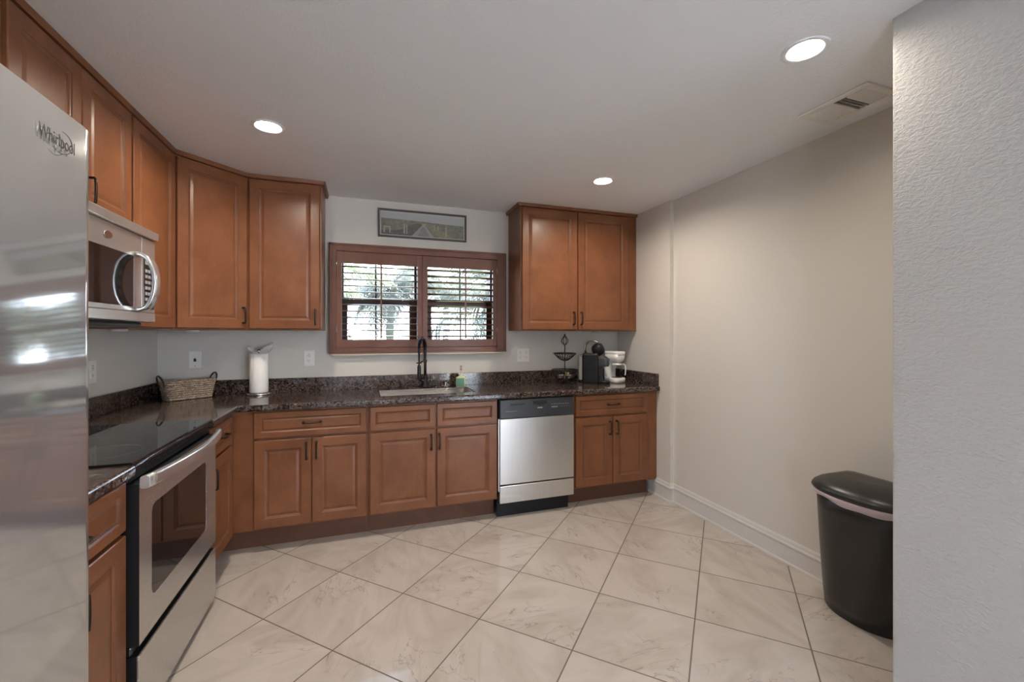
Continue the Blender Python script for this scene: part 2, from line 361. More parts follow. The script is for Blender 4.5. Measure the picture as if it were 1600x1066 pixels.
bm = bmesh.new(); prism(bm, [(XRN, YP), (2.62, YP), (2.62, YB), (XRF, YB), (XRF, YSTEP), (XRN, YSTEP)], 0, ZC)
struct('wall_right', bm, M_WALL)
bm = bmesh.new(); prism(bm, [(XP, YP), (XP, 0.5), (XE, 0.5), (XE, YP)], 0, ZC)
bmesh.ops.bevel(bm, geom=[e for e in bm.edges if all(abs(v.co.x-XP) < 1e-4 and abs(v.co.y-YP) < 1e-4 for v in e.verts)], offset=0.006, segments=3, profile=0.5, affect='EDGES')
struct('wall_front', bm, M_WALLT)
HX0, HX1 = 2.1, 4.9  # unseen rear glazed door, added for more daylight and its reflection
bm = bmesh.new(); box(bm, XL, HX0, YR-0.15, YR, 0, ZC); box(bm, HX1, XE, YR-0.15, YR, 0, ZC); box(bm, HX0, HX1, YR-0.15, YR, GZ1, ZC)
struct('wall_rear', bm, M_WALL)
bm = bmesh.new()
for x in (HX0, (HX0+HX1)/2-0.035, HX1-0.07): box(bm, x, x+0.07, YR-0.11, YR-0.05, 0, GZ1)
box(bm, HX0, HX1, YR-0.11, YR-0.05, GZ1-0.07, GZ1); box(bm, HX0, HX1, YR-0.11, YR-0.05, 0, 0.09)
d2_ = struct('added_door_2', bm, M_BRONZE); obj('pane', B(HX0+0.05, HX1-0.05, YR-0.083, YR-0.077, 0.085, GZ1-0.065), M_PANE, d2_)
bm = bmesh.new()
for y in (GY0, GY0+1.07, GY1-0.07): box(bm, XL-0.11, XL-0.05, y, y+0.07, 0, GZ1)
box(bm, XL-0.11, XL-0.05, GY0, GY1, GZ1-0.07, GZ1); box(bm, XL-0.11, XL-0.05, GY0, GY1, 0, 0.09)
d1 = struct('added_door_1', bm, M_BRONZE); obj('pane', B(XL-0.083, XL-0.077, GY0+0.05, GY1-0.05, 0.085, GZ1-0.065), M_PANE, d1)

struct('wall_side', B(XE, XE+0.15, YR-0.15, YP, 0, ZC), M_WALL)
# baseboard: an ogee profile swept along the right wall and around the little step
PROF = [(0, 0), (0.019, 0), (0.019, 0.012), (0.014, 0.022), (0.013, 0.105), (0.017, 0.112), (0.017, 0.120), (0.011, 0.128), (0.009, 0.140), (0.004, 0.150), (0, 0.150)]
bm = bmesh.new()
def sweep_base(path):
    rings = []
    for (x, y), (ox, oy) in path: rings.append([(x+ox*d, y+oy*d, z) for d, z in PROF])
    loft(bm, rings, smooth=False)
sweep_base([((XRN, YP+0.002), (-1, 0)), ((XRN, YSTEP), (-1, -1)), ((XRF, YSTEP), (-1, -1)), ((XRF, 3.10), (-1, 0))])
struct('baseboard_right', bm, M_TRIM)

# ------------------------------------------------------------------ windows in the back wall
def window(name, x0, x1, xm):
    bm = bmesh.new(); ya, yb = YB+0.10, YB+0.17
    box(bm, x0, x0+0.035, ya, yb, WZ0, WZ1); box(bm, x1-0.035, x1, ya, yb, WZ0, WZ1)
    box(bm, x0+0.035, x1-0.035, ya, yb, WZ1-0.05, WZ1); box(bm, x0+0.035, x1-0.035, ya, yb, WZ0, WZ0+0.03)
    o = struct(name, bm, M_BRONZE)
    bm = bmesh.new(); zr = 1.585                                 # lower sash
    box(bm, x0+0.037, x0+0.085, ya+0.005, ya+0.03, WZ0+0.03, zr+0.042); box(bm, x1-0.098, x1-0.037, ya+0.005, ya+0.03, WZ0+0.03, zr+0.042)
    box(bm, x0+0.085, x1-0.085, ya+0.005, ya+0.03, zr, zr+0.042); box(bm, x0+0.085, x1-0.085, ya+0.005, ya+0.03, WZ0+0.03, WZ0+0.075)
    box(bm, xm-0.006, xm+0.006, ya+0.012, ya+0.024, WZ0+0.07, zr)
    obj('sash', bm, M_BRONZE, o)
    bm = bmesh.new()                                             # upper sash
    box(bm, x0+0.037, x0+0.055, ya+0.035, ya+0.06, zr, WZ1-0.05); box(bm, x1-0.055, x1-0.037, ya+0.035, ya+0.06, zr, WZ1-0.05)
    box(bm, x0+0.055, x1-0.055, ya+0.035, ya+0.06, WZ1-0.075, WZ1-0.05); box(bm, xm-0.006, xm+0.006, ya+0.042, ya+0.054, zr, WZ1-0.07)
    obj('sash', bm, M_BRONZE, o)
    bm = bmesh.new(); box(bm, x0+0.08, x1-0.08, ya+0.016, ya+0.020, WZ0+0.07, zr+0.005); obj('pane', bm, M_PANE, o)
    bm = bmesh.new(); box(bm, x0+0.05, x1-0.05, ya+0.046, ya+0.050, zr+0.02, WZ1-0.07); obj('pane', bm, M_PANE, o)
window('window_1', WX0, 0.455, 0.088); window('window_2', 0.456, WX1, 0.795)

# shutter surround fixed to the wall, and its thin painted sill
bm = bmesh.new(); FX0, FX1, FZ0, FZ1 = -0.253, 1.163, 1.197, 2.042; yf = YB-0.038
for a in ((FX0, FX0+0.048, FZ0, FZ1), (FX1-0.078+0.0, FX1, FZ0, FZ1), (FX0+0.048, FX1-0.078, FZ1-0.055, FZ1), (FX0+0.048, FX1-0.078, FZ0, FZ0+0.04)):
    box(bm, a[0], a[1], yf, YB, a[2], a[3], 0.003)
# raised outer bead
for a in ((FX0-0.004, FX0+0.014, FZ0, FZ1+0.004), (FX1-0.014, FX1+0.004, FZ0, FZ1+0.004), (FX0-0.004, FX1+0.004, FZ1-0.012, FZ1+0.005)):
    box(bm, a[0], a[1], yf-0.006, YB, a[2], a[3], 0.003)
box(bm, FX0-0.004, FX1+0.004, yf-0.012, YB, FZ0-0.004, FZ0+0.012, 0.003)
struct('trim_1', bm, M_SHUT)
struct('trim_2', B(FX0+0.015, FX1-0.03, yf-0.010, YB, FZ0-0.018, FZ0-0.005, 0.002), simple('sill_paint', (0.56, 0.47, 0.35), 0.4))

def shutter(label, x0, x1, lx0, lx1, tilt, rodx, hinge_left):
    t = thing('window_shutter', label, 'shutter', ((x0+x1)/2, YB-0.02, 1.24), 0, 'plantation shutters over the sink')
    ox, oy, oz = t.location
    yb_, ye = -0.013, 0.015; bm = bmesh.new(); zt = 1.985-oz
    lz0, lz1 = 1.302-oz, 1.896-oz
    box(bm, x0-ox, lx0-ox, yb_, ye, 0, zt, 0.002); box(bm, lx1-ox, x1-ox, yb_, ye, 0, zt, 0.002)
    box(bm, lx0-ox, lx1-ox, yb_+0.001, ye-0.001, lz1, zt-0.0005, 0.001); box(bm, lx0-ox, lx1-ox, yb_+0.001, ye-0.001, 0.0005, lz0, 0.001)
    obj('frame', bm, M_SHUT, t)
    n = 12; p = (lz1-lz0)/n
    for k in range(n):
        bm = bmesh.new(); zc = lz0+p*(k+0.5); prof = []
        for j in range(20):
            a = 2*PI*j/20; prof.append((0.0285*math.cos(a), 0.0052*math.sin(a)))
        ct, st = math.cos(tilt), math.sin(tilt); rings = []
        for x in (lx0-ox+0.0015, lx1-ox-0.0015): rings.append([(x, u*ct-v*st, zc+u*st+v*ct) for u, v in prof])
        loft(bm, rings); obj('louver', bm, M_SHUT, t)
    bm = bmesh.new(); box(bm, rodx-ox-0.006, rodx-ox+0.006, -0.043, -0.031, lz0+0.005, lz1+0.012, 0.002); obj('tilt_rod', bm, M_SHUT, t)
    hx = x0-ox if hinge_left else x1-ox
    for z in (0.10, 0.62):
        bm = bmesh.new(); tube(bm, [(hx, yb_-0.004, z), (hx, yb_-0.004, z+0.062)], 0.0045, 8); obj('hinge', bm, M_CHROME, t, 'pale metal hinge')
shutter('left brown wooden shutter panel over the sink with nearly level open louvers', -0.204, 0.447, -0.166, 0.409, math.radians(4), 0.125, True)
shutter('right brown wooden shutter panel over the sink with slightly tilted open louvers', 0.449, 1.084, 0.490, 1.078-0.03, math.radians(-9), 0.803, False)

# ================================================================== CABINETS
def door_bm(x0, x1, z0, z1, y=-0.0, th=0.02, fr=0.056, horizontal=False):
    """raised-panel front seen from -y: flat frame, stepped bead, dark glaze line, bevelled field"""
    bm = bmesh.new(); k = 1.0 if (z1-z0) > 0.25 else 0.62
    f = fr*k
    L = [(0.0, 0.0, 0), (0.0, th-0.003, 0), (0.003, th, 0), (f, th, 0), (f+0.003, th-0.003, 1), (f+0.008*k, th-0.0045, 0), (f+0.012*k, th-0.008, 0), (f+0.0145*k, th-0.009, 1), (f+0.030*k, th-0.005, 0)]
    rings = []
    for ins, d, mi in L: rings.append(([bm.verts.new(p) for p in ((x0+ins, y-d, z0+ins), (x1-ins, y-d, z0+ins), (x1-ins, y-d, z1-ins), (x0+ins, y-d, z1-ins))], mi))
    for (a, _), (b, mi) in zip(rings, rings[1:]):
        for q in range(4): fc = bm.faces.new((a[q], a[(q+1) % 4], b[(q+1) % 4], b[q])); fc.material_index = mi
    bm.faces.new(rings[-1][0]); bm.faces.new(rings[0][0][::-1])
    return bm
def pull_bm(x, y, z, vertical=True, ln=0.108):
    bm = bmesh.new(); h = ln/2; pr = 0.028
    def P(s, d): return (x, y-d, z+s) if vertical else (x+s, y-d, z)
    pts = [P(-h+0.004, 0), P(-h+0.0035, pr*0.86), P(-h+0.007, pr), P(-h*0.5, pr+0.001), P(0, pr+0.0015), P(h*0.5, pr+0.001), P(h-0.007, pr), P(h-0.0035, pr*0.86), P(h-0.004, 0)]
    tube(bm, pts, [0.0055, 0.005, 0.0052, 0.005, 0.005, 0.005, 0.0052, 0.005, 0.0055], 8)
    for s in (-h+0.004, h-0.004):
        c = P(s, 0); t = bmesh.new(); lathe(t, [(0.008, 0), (0.008, 0.004), (0.006, 0.006)], 12)
        bmesh.ops.transform(t, matrix=Matrix.Translation(c) @ Matrix.Rotation(PI/2, 4, 'X'), verts=t.verts); merge(bm, t)
    return bm
def add_front(root, kind, x0, x1, z0, z1, pull=None):
    hz = kind == 'drawer'
    d = obj(kind, door_bm(x0, x1, z0, z1), [M_WOODH if hz else M_WOOD, M_GLAZE], root)
    if pull: obj('handle', pull_bm(pull[0], -0.02, pull[1], pull[2]), M_BRONZE, d)
    return d
def base_cabinet(name, label, loc, rz, wd, dp, kick0=0.0, kick1=None, zt=0.872, zb=0.140):
    t = thing(name, label, 'cabinet', loc, rz); bm = bmesh.new()
    box(bm, 0, wd, 0, 0.02, zb, zt, 0.001); box(bm, 0, 0.016, 0.02, dp, zb, zt); box(bm, wd-0.016, wd, 0.02, dp, zb, zt)
    box(bm, 0.016, wd-0.016, 0.02, dp-0.01, zb, zb+0.016); box(bm, 0.016, wd-0.016, dp-0.01, dp, zb, zt)
    obj('carcass', bm, M_WOOD, t)
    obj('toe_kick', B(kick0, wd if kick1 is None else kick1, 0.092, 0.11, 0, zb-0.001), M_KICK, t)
    return t
FY = 3.005; FXL = -0.755; DPB = YB-FY-0.001; DPL = FXL-XL-0.001
ZD0, ZD1, ZR0, ZR1 = 0.153, 0.690, 0.705, 0.862
# back run
t = base_cabinet('base_cabinet', 'wide brown base cabinet beside the inside corner, one long drawer over two doors', (FXL+0.001, FY, 0), 0, 0.776, DPB, kick0=-0.088); o = FXL+0.001
add_front(t, 'drawer', -0.638-o, 0.012-o, ZR0, ZR1, (-0.313-o, 0.789, False))
add_front(t, 'door', -0.638-o, -0.319-o, ZD0, ZD1, (-0.345-o, 0.610, True)); add_front(t, 'door', -0.314-o, 0.012-o, ZD0, ZD1, (-0.288-o, 0.610, True))
t = base_cabinet('sink_cabinet', 'brown sink base cabinet below the window with two blank drawer fronts over two doors', (0.0235, FY, 0), 0, 0.8925, DPB); o = 0.0235
for a, b, hx in ((0.034, 0.462, 0.434), (0.476, 0.906, 0.490)):
    add_front(t, 'drawer', a-o, b-o, ZR0, ZR1)
    add_front(t, 'door', a-o, b-o, ZD0, ZD1, (hx-o, 0.602, True))
t = base_cabinet('base_cabinet', 'brown base cabinet at the right end of the back run against the right wall', (1.535, FY, 0), 0, 0.770, DPB, kick1=0.737); o = 1.535
add_front(t, 'drawer', 1.546-o, 2.202-o, ZR0, ZR1, (1.878-o, 0.786, False))
add_front(t, 'door', 1.546-o, 1.872-o, ZD0, ZD1, (1.845-o, 0.600, True)); add_front(t, 'door', 1.877-o, 2.202-o, ZD0, ZD1, (1.908-o, 0.600, True))
# left run (faces +x)
t = base_cabinet('base_cabinet', 'narrow brown base cabinet between the oven and the inside corner', (FXL, 2.528, 0), PI/2, 0.476, DPL, kick1=0.566); o = 2.528
add_front(t, 'drawer', 2.536-o, 2.932-o, ZR0, ZR1, (2.742-o, 0.787, False))
add_front(t, 'door', 2.536-o, 2.932-o, ZD0, ZD1, (2.562-o, 0.602, True))
t = base_cabinet('base_cabinet', 'brown base cabinet between the refrigerator and the oven', (FXL, 1.141, 0), PI/2, 0.602, DPL); o = 1.141
add_front(t, 'drawer', 1.150-o, 1.736-o, ZR0, ZR1, (1.441-o, 0.787, False))
add_front(t, 'door', 1.150-o, 1.438-o, ZD0, ZD1, (1.410-o, 0.59, True)); add_front(t, 'door', 1.443-o, 1.736-o, ZD0, ZD1, (1.474-o, 0.59, True))
# uppers
UZ0, UZ1 = 1.372, 2.412; UD0, UD1 = 1.382, 2.378
def upper(label, loc, rz, wd, dp, z0=UZ0, crown=True):
    t = thing('wall_cabinet', label, 'cabinet', loc, rz)
    obj('carcass', B(0, wd, 0, dp, z0, 2.40, 0.001), M_WOOD, t)
    if crown:
        obj('crown_trim', crown_bm([((0, 0), (0, -1)), ((wd, 0), (0, -1))]), M_WOODH, t)
    return t
CP = [(0, 2.388), (0.020, 2.388), (0.0215, 2.394), (0.024, 2.404), (0.026, 2.412), (0, 2.412)]
def crown_bm(path):
    bm = bmesh.new(); loft(bm, [[(x+ox*d, y+oy*d, z) for d, z in CP] for (x, y), (ox, oy) in path], smooth=False); return bm
UFX, UFY = -1.052, 3.292; UDL = UFX-XL-0.001; UDB = YB-UFY-0.001
t = upper('brown wall cabinet above the refrigerator', (UFX, 0.822, 0), PI/2, 0.910, UDL, 1.84)
add_front(t, 'door', 0.012, 0.453, 1.852, UD1, (0.425, 1.93, True)); add_front(t, 'door', 0.458, 0.898, 1.852, UD1, (0.486, 1.93, True))
t = upper('short brown two-door wall cabinet above the microwave', (UFX, 1.735, 0), PI/2, 0.760, UDL, 1.828); o = 1.735
add_front(t, 'door', 1.745-o, 2.109-o, 1.840, UD1, (2.082-o, 1.912, True)); add_front(t, 'door', 2.114-o, 2.486-o, 1.840, UD1, (2.140-o, 1.912, True))
t = upper('tall brown single-door wall cabinet between the microwave and the corner', (UFX, 2.497, 0), PI/2, 0.488, UDL); o = 2.497
add_front(t, 'door', 0.010, 0.478, UD0, UD1, (0.036, 1.46, True))
# diagonal corner cabinet
dx0, dy0, dx1, dy1 = UFX+0.002, 2.9875, -0.739, UFY-0.0015
dl = math.hypot(dx1-dx0, dy1-dy0); da = math.atan2(dy1-dy0, dx1-dx0)
t = thing('wall_cabinet', 'diagonal brown corner wall cabinet above the woven basket', 'cabinet', (dx0, dy0, 0), da)
inv = (Matrix.Translation((dx0, dy0, 0)) @ Matrix.Rotation(da, 4, 'Z')).inverted()
poly = [(inv @ Vector((x, y, 0)))[:2] for x, y in ((dx0, dy0), (dx1, dy1), (dx1, YB-0.001), (XL+0.001, YB-0.001), (XL+0.001, dy0))]
bm = bmesh.new(); prism(bm, poly, UZ0, 2.40); obj('carcass', bm, M_WOOD, t)
ha = da/2; hb = (PI/2-da)/2
obj('crown_trim', crown_bm([((0, 0), (math.tan(hb)*1.0, -1)), ((dl, 0), (-math.tan(ha), -1))]), M_WOODH, t)
add_front(t, 'door', 0.016, dl-0.016, UD0, UD1, (dl-0.042, 1.468, True))
t = thing('wall_cabinet', 'brown single-door wall cabinet left of the window', 'cabinet', (-0.737, UFY, 0), 0); wd = 0.452
obj('carcass', B(0, wd, 0, UDB, UZ0, 2.40, 0.001), M_WOOD, t)
obj('crown_trim', crown_bm([((0, 0), (0, -1)), ((wd, 0), (1, -1)), ((wd, UDB), (1, 0))]), M_WOODH, t)
add_front(t, 'door', 0.012, wd-0.012, UD0, UD1, (wd-0.038, 1.463, True))
t = thing('wall_cabinet', 'brown two-door wall cabinet right of the window', 'cabinet', (1.200, UFY, 0), 0); wd = 2.306-1.200
obj('carcass', B(0, wd, 0, UDB, UZ0, 2.40, 0.001), M_WOOD, t)
obj('crown_trim', crown_bm([((0, UDB), (-1, 0)), ((0, 0), (-1, -1)), ((wd, 0), (0, -1))]), M_WOODH, t)
o = 1.2; add_front(t, 'door', 1.212-o, 1.705-o, UD0, UD1, (1.672-o, 1.478, True)); add_front(t, 'door', 1.718-o, 2.214-o, UD0, UD1, (1.744-o, 1.478, True))
# small puck lamps (off) screwed under the wall cabinets
def puck(x, y, label):
    bm = bmesh.new(); lathe(bm, [(0.030, 0), (0.036, 0.004), (0.036, 0.0135)], 24, (0, 0, 0))
    o = obj('puck_light', bm, M_WHITE); o.location = (x, y, 1.358); tag(o, label, 'light', 'puck lights under the wall cabinets')
puck(-1.20, 2.76, 'small white puck light under the wall cabinet beside the microwave')
puck(-1.056, 3.31, 'small white puck light under the diagonal corner wall cabinet')
puck(1.99, 3.45, 'small white puck light under the wall cabinet right of the window')

# ================================================================== COUNTERTOPS
def slab(cells_x, cells_y, inside, z0, z1, front):
    bm = bmesh.new(); V = {}
    def vv(i, j):
        if (i, j) not in V: V[(i, j)] = bm.verts.new((cells_x[i], cells_y[j], z1))
        return V[(i, j)]
    for i in range(len(cells_x)-1):
        for j in range(len(cells_y)-1):
            if inside((cells_x[i]+cells_x[i+1])/2, (cells_y[j]+cells_y[j+1])/2): bm.faces.new((vv(i, j), vv(i+1, j), vv(i+1, j+1), vv(i, j+1)))
    r = bmesh.ops.extrude_face_region(bm, geom=bm.faces[:])
    for v in r['geom']:
        if isinstance(v, bmesh.types.BMVert): v.co.z = z0
    bmesh.ops.recalc_face_normals(bm, faces=bm.faces[:])
    ed = [e for e in bm.edges if len(e.link_faces) == 2 and abs(e.verts[0].co.z-e.verts[1].co.z) < 1e-5 and front(e) and abs(e.calc_face_angle(0)-PI/2) < 0.01]
    bmesh.ops.bevel(bm, geom=ed, offset=0.011, segments=4, profile=0.5, affect='EDGES')
    return bm
SX0, SX1, SY0, SY1 = 0.105, 0.790, 3.118, 3.500
CF, CX = 2.964, -0.714
def fr(e):
    m = (e.verts[0].co+e.verts[1].co)/2
    return abs(m.y-CF) < 1e-4 or (abs(m.x-CX) < 1e-4)
ct = slab([XL+0.001, CX, SX0, SX1, 2.307], [2.5265, CF, SY0, SY1, YB-0.001], lambda x, y: (x < CX or y > CF) and not (SX0 < x < SX1 and SY0 < y < SY1), 0.8745, 0.914, fr)
ct = obj('countertop', ct, M_GRAN); tag(ct, 'L-shaped speckled brown granite countertop with the undermount sink', 'countertop')
obj('backsplash', B(XL+0.023, 2.284, YB-0.023, YB-0.001, 0.9142, 1.016, 0.002), M_GRAN, ct)
obj('backsplash', B(XL+0.001, XL+0.0228, 2.528, YB-0.001, 0.9142, 1.016, 0.002), M_GRAN, ct)
obj('backsplash', B(2.2842, 2.306, 2.976, YB-0.001, 0.9142, 1.016, 0.002), M_GRAN, ct)
ct2 = slab([XL+0.001, CX], [1.142, 1.7440], lambda x, y: True, 0.8745, 0.914, fr)
ct2 = obj('countertop', ct2, M_GRAN); tag(ct2, 'short speckled granite countertop between the refrigerator and the oven', 'countertop')
obj('backsplash', B(XL+0.001, XL+0.0228, 1.143, 1.743, 0.9142, 1.016, 0.002), M_GRAN, ct2)
# sink
bm = bmesh.new(); a, b, c, d = SX0-0.004, SX1+0.004, SY0-0.004, SY1+0.004
def rr(x0, x1, y0, y1, z, r): return [(x, y, z) for x, y in rrect(x0, x1, y0, y1, r)]
loft(bm, [rr(a+0.0045, b-0.0045, c+0.0045, d-0.0045, 0.70, 0.012), rr(a+0.0045, b-0.0045, c+0.0045, d-0.0045, 0.906, 0.012), rr(a+0.0065, b-0.0065, c+0.0065, d-0.0065, 0.906, 0.012), rr(a+0.010, b-0.010, c+0.010, d-0.010, 0.72, 0.03), rr(a+0.03, b-0.03, c+0.03, d-0.03, 0.700, 0.03)], cap0=False, cap1=True)
sk = obj('sink', bm, steel('sink_steel', (0.82, 0.80, 0.77), 0.28, 0)); tag(sk, 'stainless undermount sink bowl set into the granite below the window', 'sink')
bm = bmesh.new(); lathe(bm, [(0.0, 0.0), (0.03, 0.0), (0.045, 0.004), (0.05, 0.002)], 28, ((a+b)/2, (c+d)/2+0.05, 0.7012), cap0=False, cap1=False); obj('drain', bm, M_CHROME, sk)

# ================================================================== FAUCET
t = thing('faucet', 'tall black spring pull-down kitchen faucet behind the sink', 'faucet', (0.466, 3.537, 0.914), 0)
bm = bmesh.new(); lathe(bm, [(0.030, 0.0), (0.030, 0.006), (0.025, 0.010), (0.0215, 0.014), (0.0215, 0.085), (0.019, 0.09), (0.016, 0.10)], 28); obj('base', bm, M_MATTEB, t)
bm = bmesh.new(); lathe(bm, [(0.012, 0.10), (0.012, 0.200), (0.015, 0.202), (0.015, 0.222), (0.011, 0.224), (0.011, 0.290), (0.013, 0.292), (0.013, 0.305)], 20); obj('stem', bm, M_MATTEB, t)
ux, uy = -0.45, -0.893                                       # spout direction
AR = 0.070; arcp = []
for k in range(25):
    a = PI - PI*k/24; arcp.append((ux*(AR+AR*math.cos(a)), uy*(AR+AR*math.cos(a)), 0.325+AR*1.05*math.sin(a)))
path = [(0, 0, 0.30), (0, 0, 0.325)] + arcp[1:] + [(ux*2*AR, uy*2*AR, 0.30), (ux*2*AR, uy*2*AR, 0.275)]
bm = bmesh.new(); tube(bm, path, 0.0085, 10); obj('hose', bm, M_MATTEB, t)
bm = bmesh.new(); fr_ = frames(path); dense = []
for i in range(len(path)-1):
    for s in range(8):
        q = s/8; p0, u0, v0 = fr_[i]; p1, u1, v1 = fr_[i+1]; an = (i+q)*2*PI*1.6
        dense.append(p0.lerp(p1, q) + (u0.lerp(u1, q)*math.cos(an) + v0.lerp(v1, q)*math.sin(an))*0.0118)
tube(bm, dense, 0.0026, 6); obj('spring', bm, simple('black_spring', (0.02, 0.022, 0.028), 0.2, 0.8), t)
hx, hy = ux*2*AR, uy*2*AR
bm = bmesh.new(); tube(bm, [(hx, hy, 0.275), (hx, hy, 0.19), (hx, hy, 0.185), (hx, hy, 0.175), (hx, hy, 0.085), (hx, hy, 0.075)], [0.007, 0.007, 0.012, 0.0145, 0.0145, 0.012], 20); obj('spray_head', bm, M_MATTEB, t)
bm = bmesh.new(); tube(bm, [(0, 0, 0.212), (hx*0.5, hy*0.5, 0.212), (hx*0.8, hy*0.8, 0.205)], 0.006, 10)
rp_ = [(hx+0.0195*math.cos(x*PI/9), hy+0.0195*math.sin(x*PI/9), 0.205) for x in range(18)]; tube(bm, rp_, 0.004, 8, closed=True); obj('holder_arm', bm, M_MATTEB, t)
bm = bmesh.new(); tube(bm, [(0.0, 0, 0.055), (-0.035, -0.012, 0.058)], 0.0125, 16); tube(bm, [(-0.036, -0.012, 0.060), (-0.072, -0.028, 0.074), (-0.098, -0.036, 0.082)], [0.006, 0.005, 0.004], 10); obj('lever', bm, M_MATTEB, t)

# ================================================================== APPLIANCES
# --- dishwasher
t = thing('dishwasher', 'stainless dishwasher with a black control panel between the sink cabinet and the right base cabinet', 'dishwasher', (0.922, 2.985, 0), 0)
W = 0.606
bm = bmesh.new(); box(bm, 0.006, W-0.006, 0.03, 0.58, 0.10, 0.868); obj('body', bm, M_BLACK, t)
bm = bmesh.new(); box(bm, 0.006, W-0.006, -0.012, 0.03, 0.728, 0.866, 0.006, 3); o = obj('control_panel', bm, M_CHAR, t)
bm = bmesh.new(); M_REC = simple('recess_black', (0.004, 0.004, 0.005), 0.6); box(bm, 0.085, 0.20, -0.0135, -0.011, 0.824, 0.832, 0.001); obj('vent_slot', bm, M_REC, o); bm = bmesh.new()
lo = [(x, z) for x, z in [(0.262, 0.848), (0.375, 0.848)]] + [(0.375-0.1130*k/10, 0.826-0.010*math.sin(PI*k/10)) for k in range(11)]
tt = bmesh.new(); prism(tt, lo, 0, 0.0035); bmesh.ops.transform(tt, matrix=Matrix.Translation((0, -0.0115, 0)) @ Matrix.Rotation(PI/2, 4, 'X'), verts=tt.verts); merge(bm, tt)
obj('pocket_handle', bm, M_REC, o)
M_MARK = simple('pale_print', (0.42, 0.44, 0.47), 0.5); bm = bmesh.new()
for k in range(4): box(bm, 0.298+k*0.0105, 0.307+k*0.0105, -0.0128, -0.0115, 0.792, 0.800)
obj('logo_mark', bm, M_MARK, o); bm = bmesh.new()
for k in range(9): box(bm, 0.412+k*0.0165, 0.420+k*0.0165, -0.0128, -0.0115, 0.8155, 0.8195)
for k in range(4): box(bm, 0.413+k*0.013, 0.423+k*0.013, -0.0128, -0.0115, 0.793, 0.800)
for k in range(5): box(bm, 0.486+k*0.017, 0.490+k*0.017, -0.0128, -0.0115, 0.798, 0.801)
obj('button_marks', bm, M_MARK, o); bm = bmesh.new()
for k in range(6): box(bm, 0.050+k*0.0155, 0.061+k*0.0155, -0.0128, -0.0115, 0.7795, 0.7815)
obj('printed_line', bm, M_MARK, o)
bm = bmesh.new(); box(bm, 0.006, W-0.006, -0.010, 0.03, 0.247, 0.726, 0.005, 3); obj('door', bm, M_STEEL, t)
bm = bmesh.new(); box(bm, 0.006, W-0.006, -0.010, 0.03, 0.112, 0.238, 0.004, 3); obj('access_panel', bm, M_STEEL, t)
bm = bmesh.new(); box(bm, 0.0, W-0.03, 0.045, 0.07, 0.0, 0.14); obj('toe_kick', bm, M_BLACK, t)
bm = bmesh.new(); box(bm, -0.003, 0.003, 0.0, 0.03, 0.2, 0.725); obj('side_strip', bm, M_STEEL, t)

# --- range (faces +x): local x = along world y, local -y = front
t = thing('range', 'stainless slide-in oven range with a black glass cooktop on the left wall', 'oven', (-0.758, 1.746, 0), PI/2)
W = 0.779
bm = bmesh.new(); box(bm, 0.001, W-0.001, 0.0, 0.555, 0.03, 0.898, 0.002)
for x in (0.03, W-0.03):
    for y in (0.06, 0.5): lathe(bm, [(0.018, 0.0), (0.018, 0.03)], 12, (x, y, 0))
obj('body', bm, M_BLACK, t)
bm = bmesh.new(); box(bm, 0.0, W, -0.040, 0.556, 0.899, 0.921, 0.007, 3); o = obj('cooktop', bm, M_BLACKG, t)
M_BR = simple('burner_print', (0.09, 0.09, 0.09), 0.2)
for cx, cy, r in ((0.19, 0.13, 0.11), (0.57, 0.13, 0.085), (0.19, 0.40, 0.085), (0.57, 0.40, 0.11)):
    bm = bmesh.new(); tube(bm, [(cx+r*math.cos(q*PI/24), cy+r*math.sin(q*PI/24), 0.9205) for q in range(48)], 0.0009, 4, closed=True); obj('burner_ring', bm, M_BR, o)
bm = bmesh.new(); box(bm, 0.003, W-0.003, -0.022, -0.001, 0.853, 0.897, 0.004)
for k in range(12): box(bm, 0.12+k*0.045, 0.15+k*0.045, -0.0235, -0.02, 0.872, 0.878)
obj('front_rail', bm, M_BLACK, t)
# oven door with rounded window
def holed_door(bm, W0, W1, Z0, Z1, hx0, hx1, hz0, hz1, r, yf_, yb_, mi=0, ms=0):
    n = 6; inner = rrect(hx0, hx1, hz0, hz1, r, n)
    cx, cz = (hx0+hx1)/2, (hz0+hz1)/2; outer = []
    for (x, z) in inner:                                     # push each inner point out to the rectangle
        if x >= hx1-r-1e-6 and z >= hz1-r-1e-6: outer.append(None)
        else: outer.append(None)
    m = n+1; co = [(W1, Z1), (W0, Z1), (W0, Z0), (W1, Z0)]
    vo = [bm.verts.new((x, yf_, z)) for x, z in co]; vi = [bm.verts.new((x, yf_, z)) for x, z in inner]; vb = [bm.verts.new((x, yf_+0.004, z)) for x, z in inner]
    for q in range(4):
        for k in range(n): bm.faces.new((vo[q], vi[q*m+k], vi[q*m+k+1])).material_index = mi
        q2 = (q+1) % 4; bm.faces.new((vo[q], vi[q*m+n], vi[q2*m], vo[q2])).material_index = mi
    L_ = len(vi)
    for k in range(L_): bm.faces.new((vi[k], vi[(k+1) % L_], vb[(k+1) % L_], vb[k])).material_index = mi
    vbk = [bm.verts.new((x, yb_, z)) for x, z in co]
    for q in range(4): bm.faces.new((vo[q], vo[(q+1) % 4], vbk[(q+1) % 4], vbk[q])).material_index = ms
    bm.faces.new(vbk).material_index = mi
bm = bmesh.new(); holed_door(bm, 0.003, W-0.003, 0.312, 0.848, 0.092, 0.645, 0.425, 0.748, 0.03, 0.052-0.104, -0.002, 0, 1)
o = obj('oven_door', bm, [M_STEELH, M_BLACK], t)
bm = bmesh.new(); pl = [(x, z) for x, z in rrect(0.093, 0.644, 0.426, 0.747, 0.029, 6)]
